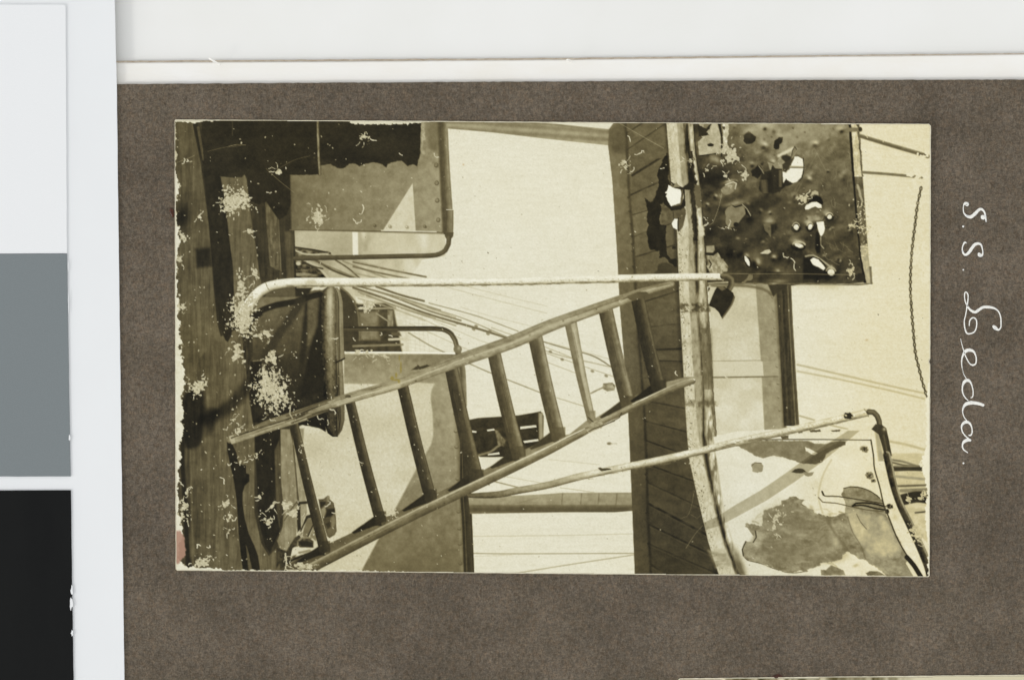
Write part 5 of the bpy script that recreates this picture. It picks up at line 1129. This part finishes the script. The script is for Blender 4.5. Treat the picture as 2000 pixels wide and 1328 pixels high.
for i, (cx_, cy_, rx_, ry_, dn) in enumerate(FL_):
    flake(cx_, cy_, rx_, ry_, dn, 192 if cx_ < 900 else 190, (0, .5, -.4, .9)[i % 4] if abs(rx_ - ry_) < 14 else 0, (3.6, 4.6, 5.8)[i % 3], 200 + 5 * i)
    for k_ in range(3):
        an_ = p.rng.uniform(0, 6.28); p.worm(cx_ + rx_ * math.cos(an_) * .9, cy_ + ry_ * math.sin(an_) * .9, p.rng.uniform(5, 16), p.rng.uniform(.9, 1.7), 206, an_)
# right hand sky: places rubbed to bare paper
for (cx_, cy_, rx_, ry_, dn) in ((1790, 335, 30, 50, .5), (1785, 395, 36, 36, .5), (1800, 310, 16, 24, .6), (1795, 500, 26, 46, .7), (1808, 540, 16, 30, .8), (1780, 580, 24, 20, .35), (1700, 460, 14, 14, .3), (1810, 830, 12, 60, .8), (1806, 905, 12, 16, .7)):
    flake(cx_, cy_, rx_, ry_, dn - .1, 221, 0, 6, 260 + int(cx_) % 7, 6)
draw_chain(.7)
rg = np.random.default_rng(77)
for i in range(900):
    x_ = rg.uniform(345, 1812); y_ = rg.uniform(240, 1116)
    left = x_ < 930
    if rg.random() > (1.0 if left else .4): continue
    jx, jy = int((x_ - p.x0) * p.res), int((y_ - p.y0) * p.res)
    bright = p.T[jy, jx] > 185
    r_ = rg.uniform(.45, 1.1) if rg.random() < .9 else rg.uniform(1.0, 1.8)
    speck(x_, y_, r_ * (.8 if bright else 1), rg.uniform(150, 196) - 60 * (rg.random() < .3) if bright else rg.uniform(150, 214))
for i in range(260):
    x_ = rg.normal(560, 160); y_ = rg.uniform(560, 1110)
    if x_ < 345 or x_ > 980: continue
    speck(x_, y_, rg.uniform(.5, 1.3), rg.uniform(170, 220))
for (x_, y_, L_n, ang) in [(660, 660, 16, 1.7), (690, 428, 14, 1.2), (645, 800, 18, 1.0), (620, 812, 20, 1.2), (600, 840, 18, .4), (640, 820, 12, 2), (700, 1075, 10, 1), (452, 905, 12, 1.5), (436, 838, 16, .3), (460, 838, 14, 1.1), (385, 1070, 14, .1), (404, 1068, 12, -.4), (430, 932, 18, -.2), (350, 940, 16, .8), (780, 300, 6, 0), (735, 275, 16, 2.5), (848, 300, 14, 2.2), (708, 400, 26, 1.6), (706, 430, 12, 2.6), (360, 310, 16, -.4), (366, 312, 10, 1.6), (1226, 266, 14, -.5), (1240, 302, 12, .1), (1545, 505, 30, .15), (1530, 495, 18, .1), (1690, 265, 10, 1.2), (645, 980, 14, 2.0), (700, 900, 12, .8), (1290, 330, 10, -.6), (1345, 800, 12, 1), (1320, 725, 12, 1.3), (1420, 720, 22, 1.9), (1410, 730, 14, .4), (1250, 300, 14, .5), (690, 660, 10, .8), (760, 655, 10, .4), (775, 600, 10, 1.6), (745, 650, 9, 2), (500, 405, 5, 1), (530, 376, 12, 1.5)]:
    p.worm(x_, y_, L_n, 1.8, 210, ang)
for (pts_, al) in (([(447, 286), (463, 283), (480, 284)], .6), ([(406, 296), (440, 288), (470, 285)], .3), ([(547, 328), (575, 313), (605, 305)], .3), ([(520, 330), (545, 353), (575, 377)], .4), ([(1208, 240), (1260, 270), (1296, 290)], .6), ([(1410, 378), (1404, 404), (1392, 436), (1384, 440)], .6), ([(345, 318), (372, 308), (380, 304)], .5), ([(1356, 958), (1350, 990), (1342, 1008), (1330, 1012)], .35), ([(1372, 1026), (1358, 1042), (1346, 1060), (1340, 1070)], .45), ([(1350, 1005), (1362, 1012), (1368, 1006)], .3)):
    stroke(pts_, 1.0, 176, .7, alpha=al)
# emulsion gone along the edges, most of all on the left
n6 = p.noise(9, 9, 301, 3); n7 = p.noise(46, 46, 305, 3); n3 = p.noise(4.2, 4.2, 309, 2)
lw = np.interp(p.ys, [230, 330, 345, 390, 405, 440, 475, 500, 560, 600, 640, 700, 760, 800, 840, 880, 930, 960, 985, 1040, 1062, 1090, 1100, 1118, 1134], [2, 2, 8, 8, 2, 5, 10, 5, 4, 8, 8, 16, 20, 21, 19, 15, 10, 9, 8, 16, 6, 6, 14, 24, 26])[:, None]
dl = X_ - 341.5
m_ = np.clip((lw * (.55 + .9 * n7) + 15 * (n6 - .5) + 7 * (n3 - .5) - dl) / 1.4, 0, 1) * (dl < 44)
m_ = np.where(lw < 3, m_ * .8, m_)
p.T = p.T * (1 - m_) + (228 - 16 * p.noise(5, 5, 311, 2)) * m_
tb = np.interp(p.xs, [330, 345, 380, 395, 430, 600, 680, 690, 720, 800, 860, 1000, 1800], [6, 4, 6, 3, 1.0, .4, 1, 6, 7, 5, .8, .4, .4])[None, :]
yt = np.interp(p.xs, [340, 700, 1200, 1820], [235, 237, 240.5, 243])[None, :]
m_ = np.clip((tb * (.5 + n7) + 6 * (n3 - .5) * (tb > 1.5) - (Y_ - yt)) / 1.2, 0, 1)
p.T = p.T * (1 - m_) + 214 * m_
bb = np.interp(p.xs, [330, 350, 420, 440, 560, 640, 760, 820, 1000, 1800], [10, 8, 8, 3, 3, 4, 2.5, 1.2, 1, 1])[None, :]
yb_ = np.interp(p.xs, [340, 800, 1240, 1820], [1114, 1118, 1122, 1127])[None, :]
m_ = np.clip((bb * (.4 + n7) + 6 * (n3 - .5) * (bb > 1.5) - (yb_ - Y_)) / 1.2, 0, 1)
p.T = p.T * (1 - m_) + 220 * m_
rb = np.interp(p.ys, [240, 740, 760, 800, 860, 900, 960, 1000, 1040, 1060, 1130], [1.2, 1.2, 7, 9, 8, 16, 6, 12, 10, 3, 2])[:, None]
m_ = np.clip((rb * (.4 + n7) + 7 * (n3 - .5) * (rb > 2) - (1816 - Y_ * .003 + 1.5 - X_)) / 1.2, 0, 1)
p.T = p.T * (1 - m_) + 230 * m_

# ---- tone to sepia
p.T *= 1 + (.05 * (p.noise(34, 30, 405, 3) - .5) * 2 + .12 * (p.noise(9, 9, 406, 3) - .5) * 2) * np.clip((205 - p.T) / 60, .06, 1)
p.T += 5.5 * (p.noise(2.2, 2.2, 401, 2) - .5) * 2 + .8 * (p.noise(60, 2.6, 402, 1) - .5) * 2 + 3 * (p.noise(18, 14, 404, 3) - .5) * 2 * np.clip((205 - p.T) / 50, .1, 1)
T = np.clip(p.T + 5 * np.clip((p.T - 195) / 25, 0, 1) , 8, 244)
dr = np.interp(T, [0, 25, 40, 80, 110, 160, 200, 222, 244], [0, 2, 4, 9, 10, 9, 8, 5, 3])
db = np.interp(T, [0, 25, 40, 80, 110, 160, 200, 222, 244], [-4, -8, -13, -26, -32, -35, -35, -27, -20])
warm = np.clip((X_ - 1480) / 220, 0, 1) * np.clip((T - 110) / 70, 0, 1) * np.clip(1.25 - np.abs(T - 205) / 40, 0, 1) + .35 * (p.noise(220, 160, 403, 2) - .5)
rgb = np.stack([T + dr + 5 * warm, T + 0 * T, T + db - 13 * warm], -1)
def tintpatch(cx, cy, rx, ry, col, al, soft=.12, wob=.3):
    u = (X_ - cx) / rx; v = (Y_ - cy) / ry
    a_ = np.clip((1 + wob * (n6 - .5) - np.sqrt(u * u + v * v)) / soft, 0, 1)[..., None] * al
    return rgb * (1 - a_) + np.array(col, float) * a_
rgb = tintpatch(345, 1068, 19, 33, (176, 138, 116), .92, .12, .35)
for (cx_, cy_, rx_, ry_) in ((766, 738, 5, 6), (774, 733, 3.2, 9), (779, 745, 4, 7), (783, 716, 2.2, 16), (775, 742, 8, 3), (780, 700, 1.6, 10)):
    rgb = tintpatch(cx_, cy_, rx_, ry_, (150, 132, 52), .65, .5, .9)
rgb = tintpatch(1693, 664, 5, 4, (206, 184, 130), .7, .7); rgb = tintpatch(905, 322, 2.5, 2.5, (206, 176, 120), .7, .6)
ink = lin(np.clip(rgb, 6, 250)).astype(np.float32)

# ------------------------------------------------------------------ the print as an object: paper slab plus emulsion pieces
def curl(x, y):
    """the print lifts slightly from the page towards its upper right edge (px in, metres out)"""
    return 0.00022 * np.clip((x - 700) / 1100, 0, 1) * np.clip((700 - y) / 460, 0, 1) ** 2 + 0.00010 * np.clip((x - 1500) / 320, 0, 1) ** 2

PC = [(341, 236), (343, 234), (700, 236), (1200, 239.5), (1814, 242.5), (1818, 246.5), (1817, 700), (1814.5, 706), (1817, 712), (1815.5, 1124), (1813, 1126.5), (1240, 1121.5), (800, 1117.5), (346, 1114), (343, 1111)]
def print_base(name, corners, zlo, zhi, fcurl, mat):
    pts = []
    r2 = random.Random(9)
    for i in range(len(corners)):
        a0, b0 = corners[i], corners[(i + 1) % len(corners)]
        pts += rough_line(a0, b0, 10, .28, r2) if math.hypot(b0[0] - a0[0], b0[1] - a0[1]) > 30 else [a0]
    xs = np.array([q[0] for q in pts]); ys = np.array([q[1] for q in pts])
    nx = 40; cxm, cym = xs.mean(), ys.mean()
    rings = [1.0, .992, .93, .8, .6, .4, .2]
    vv, ff = [], []
    n_ = len(pts)
    for k_ in rings:
        for x, y in pts:
            qx, qy = cxm + (x - cxm) * k_, cym + (y - cym) * k_
            q = P(qx, qy); vv.append((q[0], q[1], zhi + float(fcurl(qx, qy)) - (0.000004 if k_ == 1.0 else 0.00006)))
    for r_ in range(len(rings) - 1):
        for i in range(n_):
            j = (i + 1) % n_; ff.append((r_ * n_ + i, r_ * n_ + j, (r_ + 1) * n_ + j, (r_ + 1) * n_ + i))
    q = P(cxm, cym); vv.append((q[0], q[1], zhi - 0.00006)); c0 = len(vv) - 1; b_ = (len(rings) - 1) * n_
    for i in range(n_): ff.append((b_ + i, b_ + (i + 1) % n_, c0))
    s0 = len(vv)
    for x, y in pts:
        q = P(x, y); vv.append((q[0], q[1], zlo + .6 * float(fcurl(x, y))))
    for i in range(n_): ff.append((i, s0 + i, s0 + (i + 1) % n_, (i + 1) % n_))
    vv.append((P(cxm, cym)[0], P(cxm, cym)[1], zlo)); c1 = len(vv) - 1
    for i in range(n_): ff.append((s0 + (i + 1) % n_, s0 + i, c1))
    me = bpy.data.meshes.new(name); me.from_pydata(vv, [], ff); me.update()
    bm = bmesh.new(); bm.from_mesh(me); bmesh.ops.recalc_face_normals(bm, faces=bm.faces); bm.to_mesh(me); bm.free()
    return link(name, me, mat)

photo = print_base('photographic_print', PC, ZPAGE + 0.00002, ZPRINT, curl, M_PAPER)
tag(photo, 'damaged sepia print of a ladder on a ship, mounted sideways on the page', 'photograph')

def emulsion(pn, ink, inside, zf, root, order_parts):
    h, w_ = pn.h, pn.w
    gx, gy = np.meshgrid(pn.xs, pn.ys)
    k = 1.0
    VX = (gx - 1000) * S; VY = (664 - gy) * S; VZ = zf(gx, gy)
    co = np.stack([VX, VY, VZ], -1).reshape(-1, 3).astype(np.float32)
    cols = np.concatenate([ink.reshape(-1, 3), np.ones((h * w_, 1), np.float32)], 1).astype(np.float32)
    okv = inside
    okf = okv[:-1, :-1] & okv[1:, :-1] & okv[:-1, 1:] & okv[1:, 1:]
    fid = pn.ID[:-1, :-1]
    idx = np.arange(h * w_).reshape(h, w_)
    made = {}
    for pid, (name, par, lab) in enumerate(order_parts):
        sel = okf & (fid == pid)
        cnt = int(sel.sum())
        need = any(q[1] == pid for q in order_parts)
        if cnt < 12 and not need: continue
        parent = made.get(par, root) if par is not None else root
        me = bpy.data.meshes.new(name)
        a = idx[:-1, :-1][sel]; b = idx[1:, :-1][sel]; c = idx[1:, 1:][sel]; d_ = idx[:-1, 1:][sel]
        quad = np.stack([a, b, c, d_], 1)
        uq, inv = np.unique(quad.ravel(), return_inverse=True)
        me.vertices.add(len(uq)); me.vertices.foreach_set('co', co[uq].ravel())
        me.loops.add(cnt * 4); me.loops.foreach_set('vertex_index', inv.astype(np.int32).ravel())
        me.polygons.add(cnt); me.polygons.foreach_set('loop_start', np.arange(cnt, dtype=np.int32) * 4)
        me.update(calc_edges=True)
        at_ = me.color_attributes.new('ink', 'FLOAT_COLOR', 'POINT')
        at_.data.foreach_set('color', cols[uq].ravel())
        o = link(name, me, M_EMUL, parent)
        if lab: o['label'] = lab
        made[pid] = o
    return made

sl_, sd_ = p.sdf(np.array(PC), 40)
ins = np.zeros((p.h, p.w), bool); ins[sl_] = sd_ < -0.9
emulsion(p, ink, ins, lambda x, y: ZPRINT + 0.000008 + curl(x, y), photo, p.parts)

# ------------------------------------------------------------------ the next print, only its upper edge comes into the frame
q = Painter(1318, 1310, 2240, 1850, 0.45, 3)
BACK = q.part('timber_scene', None, 'dark upright timbers along the top of the print'); SKY2 = q.part('blank_sky', None, 'blank cream sky of the print')
q.T[:] = 132 + 70 * (q.noise(9, 300, 5, 2) - .5) * 2 * np.interp(q.ys, [1330, 1480, 1850], [1, .5, .25])[:, None] + 16 * (q.noise(4, 30, 6, 2) - .5) * 2
gx, gy = np.meshgrid(q.xs, q.ys)
for x_, tt in ((1405, 216), (1432, 96), (1480, 70), (1520, 200), (1560, 90), (1600, 190), (1640, 110), (1690, 170), (1735, 120)):
    q.band([1312, 1500 + (x_ * 7) % 160], [x_, x_ + 8], [x_ + 12, x_ + 24], tt, 3)
mk = np.clip((gx - 1730) / 60, 0, 1); q.T = (q.T * (1 - mk) + 208 * mk).astype(np.float32)
q.ID[:] = np.where(gx > 1740, SKY2, BACK)
T2 = np.clip(q.T, 10, 240)
ink2 = lin(np.clip(np.stack([T2 + 8, T2, T2 - 32], -1), 5, 250)).astype(np.float32)
PC2 = [(1325, 1326), (1328, 1324.2), (1600, 1321), (2000, 1317), (2230, 1314), (2233, 1838), (1330, 1844), (1326, 1840)]
photo2 = print_base('photographic_print', PC2, ZPAGE + 0.00002, ZPRINT, lambda x, y: 0 * x, M_PAPER)
tag(photo2, 'next print on the page of which only the top edge shows', 'photograph')
sl_, sd_ = q.sdf(np.array(PC2), 10)
ins2 = np.zeros((q.h, q.w), bool); ins2[sl_] = sd_ < -1.2
emulsion(q, ink2, ins2, lambda x, y: ZPRINT + 0.000008 + 0 * x, photo2, q.parts)

# ------------------------------------------------------------------ small brown glue blobs by the prints
def blob(name, cx, cy, rx, ry, z, h_, mat, label, cat, group=None, seed=1):
    r = random.Random(seed); bm = bmesh.new()
    bmesh.ops.create_icosphere(bm, subdivisions=3, radius=1)
    o_ = P(cx, cy, z)
    for v in bm.verts:
        k_ = 1 + .22 * math.sin(3.1 * v.co.x + 2 * v.co.y + seed) + .12 * math.sin(7 * v.co.y + 5 * v.co.z)
        v.co = (v.co.x * rx * S * k_, v.co.y * ry * S * k_, max(-.05, v.co.z) * h_)
    me = bpy.data.meshes.new(name); bm.to_mesh(me); bm.free()
    for f in me.polygons: f.use_smooth = True
    o = link(name, me, mat); o.location = (o_[0], o_[1], z)
    return tag(o, label, cat, group)
blob('glue_spot', 336, 415, 5.2, 8.0, ZPAGE, 0.00022, M_GLUE, 'dark brown glue spot beside the left edge of the ladder print', 'glue spot', None, 2)
blob('glue_spot', 1518, 1320, 8.5, 3.6, ZPAGE, 0.00032, M_GLUE, 'dark brown glue spot on the top edge of the next print', 'glue spot', None, 5)

# small torn paper slivers standing along the sheet edge
def sliver(cx, cy, L, ang, label):
    me = bpy.data.meshes.new('paper_sliver'); vv, ff = [], []
    o_ = P(cx, cy, ZSHEET)
    for i in range(7):
        t = i / 6; x = (t - .5) * L * math.cos(ang); y = -(t - .5) * L * math.sin(ang)
        wd = (1.6 + 2.6 * math.sin(math.pi * t)) * .5
        z = 0.0001 + 0.0013 * math.sin(t * 1.5) * (1 if i < 6 else .9)
        for s_ in (-1, 1):
            vv.append(((x - s_ * wd * math.sin(ang)) * S, (y - s_ * wd * math.cos(ang)) * S, z + .00005 * s_))
        if i: k = 2 * i; ff.append((k - 2, k - 1, k + 1, k))
    nv = len(vv); vv += [(a, b, c - .00006) for a, b, c in vv]; ff += [tuple(i + nv for i in reversed(f)) for f in ff]
    for i in range(6):
        k = 2 * i; ff += [(k, k + 2, k + 2 + nv, k + nv), (k + 1, k + 1 + nv, k + 3 + nv, k + 3)]
    me.from_pydata(vv, [], ff); me.update()
    o = link('paper_sliver', me, M_CREAM); o.location = (o_[0], o_[1], ZSHEET + .00001)
    tag(o, label, 'paper scrap')
sliver(419, 121, 24, .5 + math.pi, 'small torn white sliver curling up from the cream sheet edge beside the grey scale card')
sliver(1112, 119, 12, .3 + math.pi, 'tiny white sliver lying flat against the cream sheet edge above the ladder print')

# ------------------------------------------------------------------ grey scale card on the left
cc = [(-420, -260), (222, -260), (224, 0), (228, 165), (231, 420), (236, 800), (240, 1100), (243, 1328), (248, 1700), (-420, 1700)]
card = slab('grey_scale_card', outline(cc, 24, 0.3, ZCARD), ZPAGE + 0.00002, ZCARD, M_CARDW, bevel=0.00004)
tag(card, 'white bordered grey scale card overlapping the left edge of the album page', 'grey card')
def patch(name, pts, mat, label):
    o = slab(name, outline(pts, 20, 0.22, ZCARD), ZCARD + 0.00001, ZCARD + 0.00020, mat, card, bevel=0.00003)
    o['label'] = label
patch('white_patch', [(-380, 9.5), (124, 9.5), (127.5, 11), (128.5, 15), (131, 494.7), (-380, 497.5)], M_PW, 'white patch of the card')
patch('grey_patch', [(-380, 498), (131, 495.3), (134, 700), (138, 930), (-380, 931)], M_PG, 'mid grey patch of the card')
patch('black_patch', [(-380, 958.5), (138.5, 957), (141, 1150), (144, 1340), (146, 1500), (-380, 1500)], M_PB, 'black patch of the card')
def chip(cx, cy, rx, ry, sd):
    r = random.Random(sd); pts = []
    for i in range(14):
        a0 = i / 14 * 6.283; k_ = r.uniform(.6, 1.25); pts.append((cx + rx * k_ * math.cos(a0), cy + ry * k_ * math.sin(a0)))
    slab('chipped_spot', [P(x, y, ZCARD)[:2] for x, y in pts], ZCARD + 0.00021, ZCARD + 0.00024, M_PW, card)
for i, c_ in enumerate(((136, 855, 1.8, 6), (140.5, 1152, 2.4, 10), (139.5, 1178, 3.0, 13), (141, 1236, 2.4, 6), (133.5, 520, .8, 14), (134, 590, .7, 20))): chip(*c_, i)
